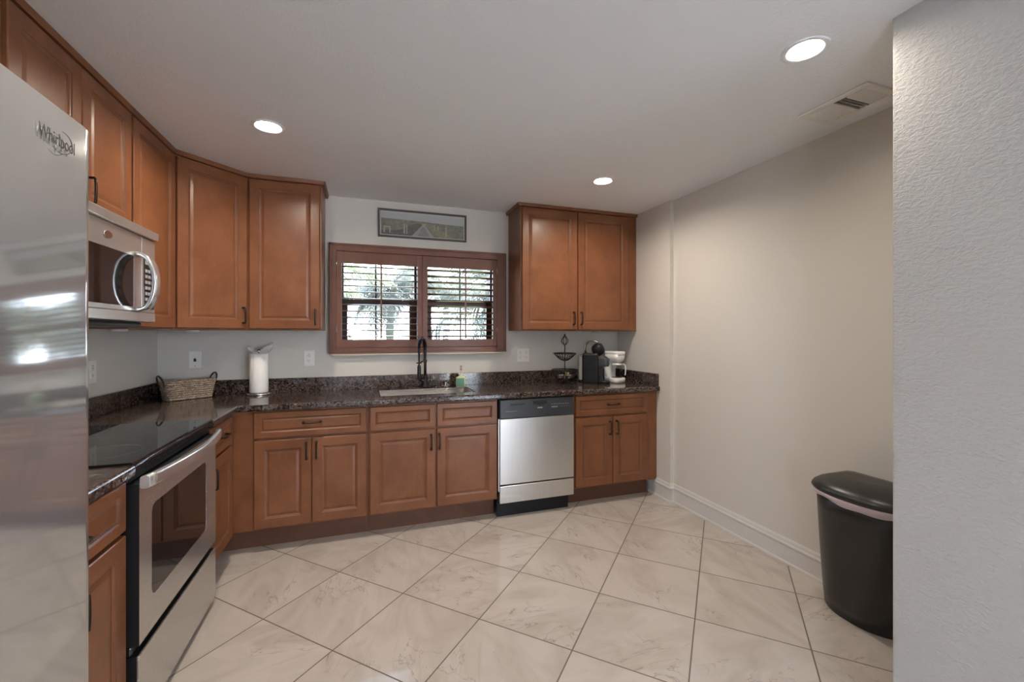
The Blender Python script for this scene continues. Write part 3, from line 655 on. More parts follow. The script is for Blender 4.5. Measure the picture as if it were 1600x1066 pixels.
tt = bmesh.new(); prism(tt, pl, 0, 0.003); bmesh.ops.transform(tt, matrix=Matrix.Translation((0, -0.0475, 0)) @ Matrix.Rotation(PI/2, 4, 'X'), verts=tt.verts); merge(bm, tt); obj('oven_window', bm, M_BLACKG, o)
bm = bmesh.new(); rings = []
for k in range(21):
    s = k/20; x = 0.004+s*(W-0.008); y = -0.066-0.040*math.sin(PI*s)**0.75
    rings.append([(x, y+u, 0.853+v) for u, v in rrect(-0.013, 0.013, -0.022, 0.022, 0.0095, 4)])
loft(bm, rings)
for x in (0.006, W-0.030): box(bm, x, x+0.024, -0.066, -0.0525, 0.836, 0.870, 0.003)
obj('oven_handle', bm, steel('handle_steel', (0.66, 0.66, 0.66), 0.2, 1), o)
bm = bmesh.new(); box(bm, 0.003, W-0.003, -0.052, -0.044, 0.036, 0.278, 0.002, 2); box(bm, 0.0035, W-0.0035, -0.045, -0.002, 0.038, 0.276, mi=1); o = obj('drawer', bm, [M_STEELH, M_BLACK], t)
bm = bmesh.new(); box(bm, 0.004, W-0.004, -0.030, -0.002, 0.2785, 0.311, 0.006, 2); obj('finger_groove', bm, simple('groove_metal', (0.10, 0.10, 0.11), 0.25, 0.9), o)
bm = bmesh.new(); box(bm, 0.001, W-0.001, 0.53, 0.592, 0.9215, 1.10, 0.008, 2); o = obj('back_panel', bm, M_BLACK, t)

# --- microwave (faces +x)
t = thing('microwave', 'stainless over-the-range microwave with an arched door handle', 'microwave', (-0.966, 1.7375, 1.372), PI/2)
W, H_ = 0.757, 0.445
bm = bmesh.new(); box(bm, 0.0, W, 0.0, 0.382, 0.028, H_+0.008, 0.002)
box(bm, 0.02, W-0.02, 0.02, 0.37, 0.004, 0.03, 0.012, 2); obj('body', bm, M_CHAR, t)
bm = bmesh.new(); box(bm, 0.0, W, -0.022, 0.0, 0.030, 0.072, 0.004, 2); obj('bottom_rail', bm, M_STEELH, t)
bm = bmesh.new(); box(bm, 0.0, W, -0.036, 0.0, H_-0.032, H_+0.007, 0.004, 2); obj('vent_lip', bm, M_STEELH, t)
bm = bmesh.new(); holed_door(bm, 0.0, 0.626, 0.074, H_-0.034, 0.05, 0.560, 0.092, 0.314, 0.012, -0.020, 0.0)
o = obj('door', bm, M_STEELH, t)
bm = bmesh.new(); tt = bmesh.new(); prism(tt, rrect(0.051, 0.559, 0.093, 0.313, 0.011, 6), 0, 0.003); bmesh.ops.transform(tt, matrix=Matrix.Translation((0, -0.0155, 0)) @ Matrix.Rotation(PI/2, 4, 'X'), verts=tt.verts); merge(bm, tt); obj('door_window', bm, M_BLACKG, o)
bm = bmesh.new()
pts = []
for k in range(25):
    a = -PI/2+PI*k/24; pts.append((0.590+0.0*math.cos(a), -0.020-0.068*max(0, math.cos(a))**0.8, 0.203+0.122*math.sin(a)))
fr_ = frames(pts); rings = [[tuple(p+Vector((1, 0, 0))*uu+(Vector((0, 1, 0))*math.cos(0)+Vector((0, 0, 0)))*0+nn*vv_ for uu, vv_ in rrect(-0.026, 0.026, -0.009, 0.009, 0.006, 4)) for nn in [Vector((1, 0, 0)).cross((Vector(pts[min(i+1, 24)])-Vector(pts[max(i-1, 0)])).normalized())]][0] for i, (p, _, _) in enumerate(fr_)]
loft(bm, rings); obj('door_handle', bm, steel('handle_steel_bright', (0.70, 0.69, 0.67), 0.18, 2), o)
bm = bmesh.new(); lathe(bm, [(0.0, 0.0), (0.017, 0.0), (0.019, 0.002), (0.017, 0.004)], 24, (0, 0, 0), sx=1.6, sy=0.85, cap0=False); bmesh.ops.transform(bm, matrix=Matrix.Translation((0.355, -0.020, 0.362)) @ Matrix.Rotation(PI/2, 4, 'X'), verts=bm.verts); obj('badge', bm, M_CHROME, o, 'small oval silver badge')
bm = bmesh.new(); box(bm, 0.629, W, -0.020, 0.0, 0.074, H_-0.034, 0.002); o = obj('control_panel', bm, M_STEELH, t)
bm = bmesh.new(); box(bm, 0.646, W-0.014, -0.0215, -0.0195, 0.088, 0.330, 0.001); k_ = obj('keypad', bm, M_BLACKG, o)
bm = bmesh.new()
for r in range(7):
    for q in range(3): box(bm, 0.657+q*0.027, 0.677+q*0.027, -0.0226, -0.0214, 0.10+r*0.026, 0.114+r*0.026)
box(bm, 0.655, 0.735, -0.0226, -0.0214, 0.292, 0.318)
obj('buttons', bm, simple('button_grey', (0.35, 0.38, 0.42), 0.4), o)

# --- refrigerator (faces +x)
t = thing('refrigerator', 'tall stainless side-by-side refrigerator at the left edge', 'refrigerator', (-0.609, 0.226, 0), PI/2)
W = 0.912
bm = bmesh.new(); box(bm, 0.004, W-0.004, 0.004, 0.70, 0.04, 1.752, 0.004); obj('body', bm, M_CHAR, t)
bm = bmesh.new(); box(bm, 0.02, W-0.02, 0.01, 0.05, 0.0, 0.055); obj('base_grille', bm, M_BLACK, t)
for x in (0.06, W-0.06): obj('foot', B(x-0.02, x+0.02, 0.60, 0.65, 0.0, 0.045), M_BLACK, t)
def fdoor(x0, x1):
    bm = bmesh.new(); ring = []
    n = 48; prof = [(x0, 0.0)]
    for k in range(n+1):                                       # slightly bowed front with rounded ends
        s = k/n; x = x0+0.006+s*(x1-x0-0.012); prof.append((x, -0.066-0.004*math.sin(PI*s)))
    prof = [(x0, 0.0), (x0, -0.058), (x0+0.0018, -0.0625)] + prof[1:] + [(x1-0.0018, -0.0625), (x1, -0.058), (x1, 0.0)]
    t_ = bmesh.new(); lo = [t_.verts.new((x, y, 0.065)) for x, y in prof]; hi = [t_.verts.new((x, y, 1.768)) for x, y in prof]; top = [t_.verts.new((x0+(x-x0)*0.985+0.004, y*0.91, 1.776)) for x, y in prof]
    m = len(prof); t_.faces.new(lo[::-1]); t_.faces.new(top)
    for A_, B_ in ((lo, hi), (hi, top)):
        for k in range(m):
            f = t_.faces.new((A_[k], A_[(k+1) % m], B_[(k+1) % m], B_[k])); f.smooth = 3 <= k <= m-5
    merge(bm, t_); return bm
d1 = obj('freezer_door', fdoor(0.0, 0.388), M_FRIDGE, t); d2 = obj('door', fdoor(0.394, W), M_FRIDGE, t)
for d_, x in ((d1, 0.350), (d2, 0.432)):
    bm = bmesh.new(); tube(bm, [(x, -0.066, 0.55), (x, -0.105, 0.57), (x, -0.118, 0.75), (x, -0.120, 1.0), (x, -0.118, 1.25), (x, -0.105, 1.43), (x, -0.066, 1.45)], 0.011, 12); obj('handle', bm, M_CHROME, d_)
bm = text_bm('Whirlpool', 0.034, 0.0003); 
xs = [v.co.x for v in bm.verts]; sc_ = 0.098/(max(xs)-min(xs))
bmesh.ops.transform(bm, matrix=Matrix.Translation((0.752, -0.0712, 1.696)) @ Matrix.Rotation(PI/2, 4, 'X') @ Matrix.Diagonal((sc_, 1.0, 1, 1)), verts=bm.verts)
tt = bmesh.new(); ring = [(0.812+0.030*math.cos(a), -0.0714, 1.706+0.021*math.sin(a)+0.004*math.cos(a)) for a in [-2.5+k*(PI+0.9)/40 for k in range(41)]]
tube(tt, ring, [0.0004+0.0007*abs(math.sin(k/40*PI)) for k in range(41)], 6); merge(bm, tt)
obj('badge', bm, simple('badge_grey', (0.06, 0.06, 0.065), 0.6, spec=0.2), d2, 'dark grey script lettering badge')

# ================================================================== ON THE COUNTER
ZT = 0.9145
# woven basket
t = thing('basket', 'woven seagrass basket with two dark hoop handles in the counter corner', 'basket', (-1.115, 3.418, ZT), math.radians(40))
m_, nt, b_ = newmat('seagrass'); co = N(nt, 'ShaderNodeTexCoord'); nz = N(nt, 'ShaderNodeTexNoise'); setin(nz, Scale=55.0, Detail=5.0, Roughness=0.7); mp = N(nt, 'ShaderNodeMapping'); mp.inputs['Scale'].default_value = (1, 1, 2.5)
nt.links.new(co.outputs['Object'], mp.inputs[0]); nt.links.new(mp.outputs[0], nz.inputs['Vector']); cr = N(nt, 'ShaderNodeValToRGB'); nt.links.new(nz.outputs['Fac'], cr.inputs[0])
e = cr.color_ramp.elements; e[0].position = 0.34; e[0].color = rgb((0.10, 0.065, 0.045)); e[1].position = 0.62; e[1].color = rgb((0.60, 0.47, 0.35)); nt.links.new(cr.outputs[0], b_.inputs['Base Color']); b_.inputs['Roughness'].default_value = 0.8
bm = bmesh.new(); rows = 9; hgt = 0.112
def per(hx_, hy_, r, n=72):
    pts = rrect(-hx_, hx_, -hy_, hy_, r, 6); P = [Vector((x, y, 0)) for x, y in pts]; L_ = [0]
    for i in range(len(P)): L_.append(L_[-1]+(P[(i+1) % len(P)]-P[i]).length)
    out = []
    for k in range(n):
        s = L_[-1]*k/n; i = max(j for j in range(len(P)) if L_[j] <= s+1e-9); q = (s-L_[i])/max(1e-9, L_[i+1]-L_[i]); out.append(P[i].lerp(P[(i+1) % len(P)], q))
    return out
for rI in range(rows):
    f_ = rI/(rows-1); hx_, hy_ = 0.124+0.018*f_, 0.050+0.010*f_; z = 0.008+hgt*f_
    for ph in (0, 1):
        pts = []
        for k, p in enumerate(per(hx_, hy_, 0.02, 96)):
            s = math.sin(k*PI/2.0+PI*(rI+ph)); nrm = Vector((p.x/hx_, p.y/hy_, 0)).normalized(); pts.append(p+nrm*(0.0030*s)+Vector((0, 0, z+0.0022*math.cos(k*PI/2+ph*PI))))
        tube(bm, pts, 0.0062, 6, closed=True)
box(bm, -0.122, 0.122, -0.050, 0.050, 0.002, 0.010)
obj('body', bm, m_, t)
for s in (-1, 1):
    bm = bmesh.new(); pts = [(s*(0.150+0.014*math.sin(a)), 0.043*math.cos(a), 0.120+0.043*math.sin(a)) for a in [2*PI*k/32 for k in range(32)]]
    tube(bm, pts, 0.0055, 8, closed=True); obj('handle', bm, simple('dark_hoop', (0.06, 0.045, 0.04), 0.3, 0.5), t, 'dark metal hoop handle')

# paper towel holder and roll
bm = bmesh.new(); lathe(bm, [(0.0, 0.0), (0.080, 0.0), (0.081, 0.004), (0.080, 0.014), (0.070, 0.0155), (0.009, 0.0158), (0.007, 0.02), (0.007, 0.300), (0.011, 0.303), (0.013, 0.312), (0.007, 0.322), (0.0, 0.324)], 40, cap0=False, cap1=False)
o = obj('paper_towel_holder', bm, M_CHROME); o.location = (-0.712, 3.487, ZT); tag(o, 'round polished metal paper towel stand with a centre rod', 'paper towel holder')
t = thing('paper_towel_roll', 'white paper towel roll with a torn flared top sheet, left of the sink', 'paper towel', (-0.712, 3.487, ZT+0.0165))
bm = bmesh.new(); lathe(bm, [(0.0195, 0.0), (0.0575, 0.0), (0.0595, 0.004), (0.0595, 0.270), (0.056, 0.276), (0.0195, 0.276), (0.0195, 0.0)], 40, cap0=False, cap1=False); obj('roll', bm, M_PAPER, t)
for sgn, ln_, wd_, rise in ((-1, 0.062, 0.016, 0.030), (1, 0.088, 0.024, 0.034)):
    bm = bmesh.new(); rows_ = []
    for i in range(10):
        u = i/9; row = []
        for j in range(7):
            v = (j/6-0.5)*2; hw_ = wd_*(0.35+1.1*math.sin(PI*min(1, 0.12+0.62*u)))
            row.append(bm.verts.new((sgn*(0.004+ln_*u), -0.012+0.016*math.cos(v*1.4)-0.010*u+0.006*math.sin(6*u+2*v), 0.279+rise*u*u+0.012*u+v*hw_*(1 if v > 0 else 0.55)+0.003*math.sin(9*u+4*v))))
        rows_.append(row)
    for a_, b2 in zip(rows_, rows_[1:]):
        for j in range(6): f = bm.faces.new((a_[j], a_[j+1], b2[j+1], b2[j])); f.smooth = True
    bmesh.ops.solidify(bm, geom=bm.faces[:], thickness=0.0015); obj('loose_sheet', bm, M_PAPER, t)

# soap bottle
t = thing('soap_bottle', 'small clear soap pump bottle with a green label right of the faucet', 'soap bottle', (0.742, 3.445, ZT), math.radians(-12))
M_SOAP = simple('green_soap_label', (0.10, 0.26, 0.17), 0.35); M_SOAPL = simple('pale_green_plastic', (0.50, 0.55, 0.33), 0.3)
bm = bmesh.new(); loft(bm, [rr(-0.037, 0.037, -0.022, 0.022, 0.0, 0.008), rr(-0.040, 0.040, -0.024, 0.024, 0.006, 0.01), rr(-0.040, 0.040, -0.024, 0.024, 0.074, 0.01), rr(-0.036, 0.036, -0.021, 0.021, 0.081, 0.01), rr(-0.018, 0.018, -0.014, 0.014, 0.091, 0.0095), rr(-0.012, 0.012, -0.012, 0.012, 0.102, 0.0095)]); obj('bottle', bm, M_SOAPL, t)
bm = bmesh.new(); box(bm, -0.036, 0.026, -0.0252, -0.0238, 0.008, 0.073, 0.0005); obj('label_sticker', bm, M_SOAP, t, 'plain dark green label')
bm = bmesh.new(); tube(bm, [(0, 0, 0.102), (0, 0, 0.150), (0, -0.002, 0.153)], 0.0042, 10); box(bm, -0.011, 0.011, -0.040, 0.010, 0.166, 0.176, 0.004); tube(bm, [(0, 0, 0.150), (0, 0, 0.167)], 0.0075, 12); obj('pump', bm, glass_mat('clear_pump_plastic', (0.88, 0.86, 0.82), 1.2, 0.7), t)
bm = bmesh.new(); tube(bm, [(0.0125*math.cos(k*PI/12), 0.0125*math.sin(k*PI/12), 0.142) for k in range(24)], 0.0022, 6, closed=True); obj('red_ring', bm, simple('red_ring_plastic', (0.42, 0.06, 0.05), 0.4), t)
# sink strainer
bm = bmesh.new(); lathe(bm, [(0.0, 0.0), (0.036, 0.0), (0.043, 0.004), (0.044, 0.006), (0.030, 0.008), (0.010, 0.010), (0.0065, 0.014), (0.0065, 0.026), (0.011, 0.030), (0.009, 0.034), (0, 0.035)], 28, cap0=False, cap1=False)
o = obj('sink_strainer', bm, M_CHROME); o.location = (0.632, 3.535, ZT); tag(o, 'small metal sink strainer with a knob, lying between faucet and soap bottle', 'strainer')

# two-tier wire stand
t = thing('fruit_stand', 'black two-tier wire fruit basket stand beside the pod coffee machine', 'fruit stand', (1.655, 3.405, ZT))
bm = bmesh.new(); tube(bm, [(0, 0, 0.03), (0, 0, 0.335)], 0.0042, 10)
for k in range(4):
    a = k*PI/2+0.4; tube(bm, [(0, 0, 0.036), (0.055*math.cos(a), 0.055*math.sin(a), 0.030), (0.085*math.cos(a), 0.085*math.sin(a), 0.006), (0.100*math.cos(a), 0.100*math.sin(a), 0.004)], 0.0038, 8)
obj('stem', bm, M_WIRE, t)
def bowl(z0, z1, r0, r1, n, ring2):
    bm = bmesh.new()
    tube(bm, [(r1*math.cos(k*PI/24), r1*math.sin(k*PI/24), z1) for k in range(48)], 0.0042, 8, closed=True)
    tube(bm, [(r0*math.cos(k*PI/24), r0*math.sin(k*PI/24), z0) for k in range(48)], 0.003, 8, closed=True)
    for k in range(n):
        a = 2*PI*k/n; pts = []
        for i in range(7):
            s = i/6; r = 0.004+(r1-0.004)*s; z = z0+(z1-z0)*(max(0, (r-r0)/(r1-r0)))**1.4 if r > r0 else z0
            aa = a+0.35*s; pts.append((r*math.cos(aa), r*math.sin(aa), z))
        tube(bm, pts, 0.0024, 6)
    if ring2: 
        r = (r0+r1)/2; tube(bm, [(r*math.cos(k*PI/24), r*math.sin(k*PI/24), z0+(z1-z0)*0.38) for k in range(48)], 0.0024, 6, closed=True)
    return bm
obj('bowl', bowl(0.042, 0.118, 0.066, 0.113, 26, True), M_WIRE, t); obj('bowl', bowl(0.200, 0.262, 0.020, 0.098, 22, False), M_WIRE, t)
bm = bmesh.new()
for q in (0, PI/2):
    for s in (-1, 1):
        pts = [(s*0.031*math.sin(PI*u**0.8)*math.cos(q), s*0.031*math.sin(PI*u**0.8)*math.sin(q), 0.335+0.083*u) for u in [k/12 for k in range(13)]]
        tube(bm, pts, 0.003, 8)
t2 = bmesh.new(); bmesh.ops.create_uvsphere(t2, u_segments=14, v_segments=8, radius=0.0075, matrix=Matrix.Translation((0, 0, 0.424))); merge(bm, t2)
obj('finial', bm, M_WIRE, t)
M_POD = [simple('cream_pod', (0.62, 0.52, 0.40), 0.5), simple('tan_pod', (0.48, 0.33, 0.20), 0.5)]
for k in range(9):
    bm = bmesh.new(); lathe(bm, [(0.0, 0.0), (0.013, 0.0), (0.017, 0.020), (0.021, 0.022), (0.021, 0.024), (0, 0.0245)], 20, cap0=False, cap1=False)
    o = obj('coffee_pod', bm, M_POD[k % 2]); a = k*2*PI/8+0.3; r = 0.050 if k < 8 else 0.0
    if k == 8: r, a = 0.026, -1.2
    o.location = (1.655+r*math.cos(a), 3.405+r*math.sin(a), ZT+0.047+(0.026 if k == 8 else 0)); o.rotation_euler = (random.uniform(-0.15, 0.15), random.uniform(-0.15, 0.15), 0)
    tag(o, 'small pale coffee pod lying in the lower wire bowl of the fruit stand', 'coffee pod', 'coffee pods in the lower wire bowl')

# pod coffee machine
t = thing('pod_coffee_machine', 'black pod coffee machine with a round head and silver arched lever', 'coffee machine', (1.897, 3.350, ZT), math.radians(48))
bm = bmesh.new(); loft(bm, [rr(-0.060, 0.060, -0.060, 0.078, 0.0, 0.02), rr(-0.062, 0.062, -0.062, 0.080, 0.01, 0.02), rr(-0.062, 0.062, -0.062, 0.080, 0.250, 0.02), rr(-0.056, 0.056, -0.056, 0.076, 0.262, 0.02)], smooth=False)
box(bm, -0.040, 0.040, -0.085, -0.055, 0.0, 0.155, 0.008, 2); obj('body', bm, M_BLACK, t)
bm = bmesh.new(); loft(bm, [rr(-0.050, 0.050, 0.081, 0.116, 0.03, 0.016), rr(-0.052, 0.052, 0.081, 0.118, 0.235, 0.016)], smooth=False); box(bm, -0.053, 0.053, 0.0765, 0.120, 0.236, 0.246, 0.004); obj('water_tank', bm, M_GREY, t, 'pale grey water tank')
bm = bmesh.new(); loft(bm, [rr(-0.047, 0.047, -0.150, -0.055, 0.0, 0.04), rr(-0.048, 0.048, -0.152, -0.055, 0.018, 0.04), rr(-0.044, 0.044, -0.148, -0.055, 0.024, 0.04)], smooth=False); obj('drip_tray', bm, M_BLACK, t)
bm = bmesh.new(); loft(bm, [rr(-0.042, 0.042, -0.140, -0.03, 0.150, 0.03), rr(-0.045, 0.045, -0.146, -0.03, 0.165, 0.03), rr(-0.045, 0.045, -0.146, -0.03, 0.215, 0.03), rr(-0.040, 0.040, -0.120, -0.03, 0.235, 0.03)], smooth=False)
box(bm, -0.040, 0.040, -0.1475, -0.14, 0.186, 0.194, 0.001, mi=1); obj('spout', bm, [M_CHAR, M_CHROME], t)
bm = bmesh.new(); lathe(bm, [(0.0, -0.052), (0.030, -0.050), (0.048, -0.036), (0.056, -0.012), (0.056, 0.012), (0.050, 0.034), (0.034, 0.047), (0.0, 0.052)], 28, cap0=False, cap1=False)
bmesh.ops.transform(bm, matrix=Matrix.Translation((0, -0.050, 0.296)) @ Matrix.Rotation(math.radians(62), 4, 'X'), verts=bm.verts); obj('head', bm, M_BLACK, t)
bm = bmesh.new()
pts = [(0.0, 0.060, 0.255), (0.0, 0.066, 0.300), (0.0, 0.060, 0.335), (0.0, 0.035, 0.362), (0.0, 0.0, 0.372), (0.0, -0.035, 0.366), (0.0, -0.066, 0.345)]
rings = []
for i, p in enumerate(pts):
    tg = (Vector(pts[min(i+1, 6)])-Vector(pts[max(i-1, 0)])).normalized(); nn = Vector((1, 0, 0)).cross(tg)
    rings.append([tuple(Vector(p)+Vector((1, 0, 0))*a_+nn*b2) for a_, b2 in rrect(-0.024, 0.024, -0.006, 0.006, 0.005, 3)])
loft(bm, rings); obj('lever', bm, simple('dark_chrome', (0.42, 0.40, 0.37), 0.2, 1.0), t, 'silver arched lever')

# white drip coffee maker
t = thing('drip_coffee_maker', 'white drip coffee maker with a glass carafe near the right wall', 'coffee maker', (2.122, 3.350, ZT), math.radians(14)); t.scale = (0.80, 0.80, 0.95)
bm = bmesh.new(); loft(bm, [rr(-0.074, 0.074, -0.095, 0.100, 0.0, 0.035), rr(-0.080, 0.080, -0.105, 0.105, 0.004, 0.04), rr(-0.080, 0.080, -0.105, 0.105, 0.040, 0.04), rr(-0.074, 0.074, -0.098, 0.100, 0.046, 0.04)]); obj('base', bm, M_WHITE, t)
bm = bmesh.new(); loft(bm, [rr(-0.074, 0.074, 0.048, 0.102, 0.0455, 0.02), rr(-0.074, 0.074, 0.048, 0.102, 0.235, 0.02)], smooth=False); obj('column', bm, M_WHITE, t)
bm = bmesh.new(); loft(bm, [rr(-0.035, 0.035, -0.062, 0.09, 0.182, 0.03), rr(-0.060, 0.060, -0.088, 0.10, 0.196, 0.05), rr(-0.076, 0.076, -0.102, 0.103, 0.222, 0.05), rr(-0.079, 0.079, -0.105, 0.104, 0.266, 0.05)])
box(bm, -0.056, 0.058, -0.1068, -0.10, 0.256, 0.261, 0.0005, mi=1)
obj('filter_basket', bm, [M_WHITE, simple('shadow_gap', (0.08, 0.08, 0.08), 0.6)], t)
bm = bmesh.new(); loft(bm, [rr(-0.079, 0.079, -0.105, 0.104, 0.267, 0.05), rr(-0.081, 0.081, -0.107, 0.105, 0.271, 0.05), rr(-0.081, 0.081, -0.107, 0.105, 0.284, 0.05), rr(-0.074, 0.074, -0.100, 0.10, 0.291, 0.05)]); obj('lid', bm, M_WHITE, t)
bm = bmesh.new(); lathe(bm, [(0.0, 0.049), (0.056, 0.049), (0.064, 0.060), (0.066, 0.085), (0.060, 0.125), (0.048, 0.160), (0.046, 0.170)], 32, (0, -0.030, 0), cap0=False, cap1=False); o = obj('carafe', bm, M_CLEAR, t, 'clear glass carafe')
bm = bmesh.new(); lathe(bm, [(0.049, 0.163), (0.052, 0.165), (0.052, 0.178), (0.0, 0.181)], 32, (0, -0.030, 0), cap0=False, cap1=False)
a = math.radians(-38); ca, sa = math.cos(a), math.sin(a)
pts = [(0.048, 0.170), (0.075, 0.172), (0.092, 0.158), (0.096, 0.120), (0.094, 0.080), (0.088, 0.066)]
rings = []
for i, (r, z) in enumerate(pts):
    p0, p1 = pts[max(i-1, 0)], pts[min(i+1, 5)]; tg = Vector((p1[0]-p0[0], 0, p1[1]-p0[1])).normalized(); nn = Vector((0, 1, 0)).cross(tg)
    rings.append([tuple(Matrix.Translation((0, -0.030, 0)) @ Matrix.Rotation(a, 4, 'Z') @ (Vector((r, 0, z))+Vector((0, 1, 0))*u_+nn*v_)) for u_, v_ in rrect(-0.011, 0.011, -0.006, 0.006, 0.005, 3)])
loft(bm, rings); obj('carafe_handle', bm, M_WHITE, o, 'white plastic handle and lid rim')
bm = bmesh.new(); lathe(bm, [(0.0, 0.0462), (0.058, 0.0462), (0.058, 0.0485)], 28, (0, -0.030, 0), cap0=False, cap1=True); obj('warming_plate', bm, M_BLACK, t)

# ================================================================== ON THE WALLS
def outlet(label, loc, rz, w_=0.074, h_=0.118, style='duplex'):
    t = thing('outlet', label, 'outlet', loc, rz)
    bm = bmesh.new(); box(bm, -w_/2, w_/2, -0.006, -0.0005, -h_/2, h_/2, 0.0025, 2); obj('cover_plate', bm, M_WHITE, t)
    M_SL = simple('slot_dark', (0.03, 0.03, 0.03), 0.5)
    if style == 'jack':
        bm = bmesh.new(); box(bm, -0.008, 0.008, -0.0085, -0.005, -0.012, 0.008, 0.001); tube(bm, [(0, -0.006, 0.010), (0, -0.0085, 0.010)], 0.0035, 8); tube(bm, [(0, -0.006, -0.042), (0, -0.0072, -0.042)], 0.003, 8); obj('jack', bm, M_SL, t)
    else:
        for cx in ([0.0] if w_ < 0.09 else [-0.029, 0.029]):
            bm = bmesh.new(); box(bm, cx-0.0165, cx+0.0165, -0.0085, -0.005, -0.034, 0.034, 0.0015); o = obj('socket_insert', bm, M_WHITE, t)
            bm = bmesh.new()
            if style == 'duplex':
                for z in (-0.019, 0.017):
                    for s in (-0.006, 0.006): box(bm, cx+s-0.0009, cx+s+0.0009, -0.0092, -0.008, z-0.001, z+0.007)
                    tube(bm, [(cx, -0.008, z-0.006), (cx, -0.0092, z-0.006)], 0.0022, 8)
            box(bm, cx-0.009, cx+0.009, -0.0092, -0.008, 0.0395-0.009, 0.0395-0.007)
            obj('slots', bm, M_SL, o)
outlet('white wall plate with a single dark jack above the woven basket', (-1.131, YB, 1.163), 0, style='jack')
outlet('single white wall outlet between the paper towel roll and the window', (-0.399, YB, 1.161), 0)
outlet('double-width white wall outlet right of the window', (1.338, YB, 1.157), 0, 0.116)
outlet('white wall outlet on the left wall just past the refrigerator edge', (XL, 2.835, 1.148), PI/2)

# framed beach picture
t = thing('picture_frame', 'narrow panoramic framed picture of a beach boardwalk above the window', 'picture', (0.461, YB-0.001, 2.238), 0)
pw, ph = 0.358, 0.113; bm = bmesh.new()
for a in ((-pw, pw, ph-0.014, ph), (-pw, pw, -ph, -ph+0.014)): box(bm, a[0], a[1], -0.022, 0.0, a[2], a[3], 0.002)
for a in ((-pw, -pw+0.014), (pw-0.014, pw)): box(bm, a[0], a[1], -0.022, 0.0, -ph+0.014, ph-0.014, 0.002)
obj('frame', bm, simple('dark_grey_frame', (0.075, 0.062, 0.052), 0.5), t)
bm = bmesh.new(); box(bm, -pw+0.014, pw-0.014, -0.006, -0.001, -ph+0.014, ph-0.014, mi=0)
def poly2(pts, y, mi):
    f = bm.faces.new([bm.verts.new((x, y, z)) for x, z in pts]); f.material_index = mi
e_ = 0.022; ix, iz = pw-e_, ph-e_
poly2([(-ix, -iz), (ix, -iz), (ix, iz), (-ix, iz)], -0.0064, 1)
poly2([(-ix, -iz), (ix, -iz), (ix, 0.020), (0.12, 0.026), (0.0, 0.032), (-0.15, 0.036), (-ix, 0.040)], -0.0067, 2)
poly2([(-0.095, -iz), (0.085, -iz), (0.024, -0.015), (0.010, 0.004), (0.022, 0.016), (-0.016, 0.016), (-0.008, 0.004), (-0.026, -0.015)], -0.0070, 3)
poly2([(-0.22, -iz), (-0.097, -iz), (-0.03, -0.016), (-0.012, 0.004), (-0.05, 0.018), (-0.12, -0.01)], -0.0069, 6)
poly2([(-ix, -iz), (-0.22, -iz), (-0.14, -0.035), (-0.22, -0.050), (-ix, -0.060)], -0.0069, 6)
poly2([(0.12, -iz), (0.24, -iz), (0.19, -0.05), (0.10, -0.02), (0.05, 0.0), (0.03, -0.012)], -0.0069, 7)
poly2([(-0.050, -iz), (0.050, -iz), (0.010, -0.012), (-0.012, -0.012)], -0.0073, 4)
for x, h0, h1, w2 in ((-0.155, -0.075, 0.002, 0.006), (-0.135, -0.078, -0.004, 0.004), (0.185, -0.080, 0.0, 0.006), (0.090, -0.03, 0.012, 0.004), (0.118, -0.035, 0.008, 0.004), (-0.312, -0.075, -0.028, 0.006), (-0.268, -0.078, -0.030, 0.005)):
    poly2([(x-w2, h0), (x+w2, h0), (x+w2, h1), (x-w2, h1)], -0.0076, 5)
poly2([(-0.318, -0.032), (-0.262, -0.036), (-0.262, -0.026), (-0.318, -0.022)], -0.0076, 5)
obj('print', bm, [simple('mat_board', (0.50, 0.50, 0.48), 0.3), simple('printed_sky', (0.42, 0.43, 0.43), 0.3, nscale=8), simple('printed_grass', (0.20, 0.20, 0.145), 0.3, noise=0.6, nscale=45.0), simple('printed_sand', (0.33, 0.315, 0.28), 0.3, noise=0.2), simple('printed_planks', (0.24, 0.235, 0.23), 0.3, noise=0.3, nscale=60), simple('printed_posts', (0.36, 0.345, 0.29), 0.3), simple('printed_dark_grass', (0.115, 0.115, 0.105), 0.3, noise=0.6, nscale=50.0), simple('printed_dry_grass', (0.25, 0.235, 0.15), 0.3, noise=0.45, nscale=50.0)], t, fix=False)

# ================================================================== TRASH CAN
t = thing('trash_can', 'slim black plastic trash can with a lilac liner beside the right wall', 'trash can', (2.235, 1.395, 0), 0)
def dshape(xf, xb, y0, y1, z, bow, n=22):
    """flat back towards the wall, bowed front towards -x"""
    out = []; r = 0.03
    for k in range(n+1):
        s = k/n; a = PI*s; y = y1-(y1-y0)*(0.5-0.5*math.cos(a)); q = abs(2*(y-y0)/(y1-y0)-1)
        x = xf+bow*(q**2.6)+(0.045 if False else 0.0)
        out.append((x, y, z))
    out += [(xb-0.02, y0-0.0, z), (xb, y0+0.02, z), (xb, y1-0.02, z), (xb-0.02, y1, z)]
    return [(x-2.235, y-1.395, zz) for x, y, zz in out]
bm = bmesh.new(); rings = []
for k in range(9):
    s = k/8; rings.append(dshape(2.140-0.143*s**0.9, 2.316, 1.235-0.105*s, 1.553-0.062*s, 0.60*s, 0.07))
loft(bm, rings)
obj('body', bm, M_CAN, t)
bm = bmesh.new(); rings = []
for k in range(5):
    s = k/4; w_ = 0.008*math.sin(PI*s)+0.006
    R_ = dshape(2.003-0.008*s-w_, 2.321, 1.136-w_-0.006*s, 1.493+w_, 0.584+0.040*s, 0.072)
    rings.append([(x, y, z+(0.006*math.sin(y*17+1.0)+0.004*math.sin(y*41+1))*(1-s)) for x, y, z in R_])
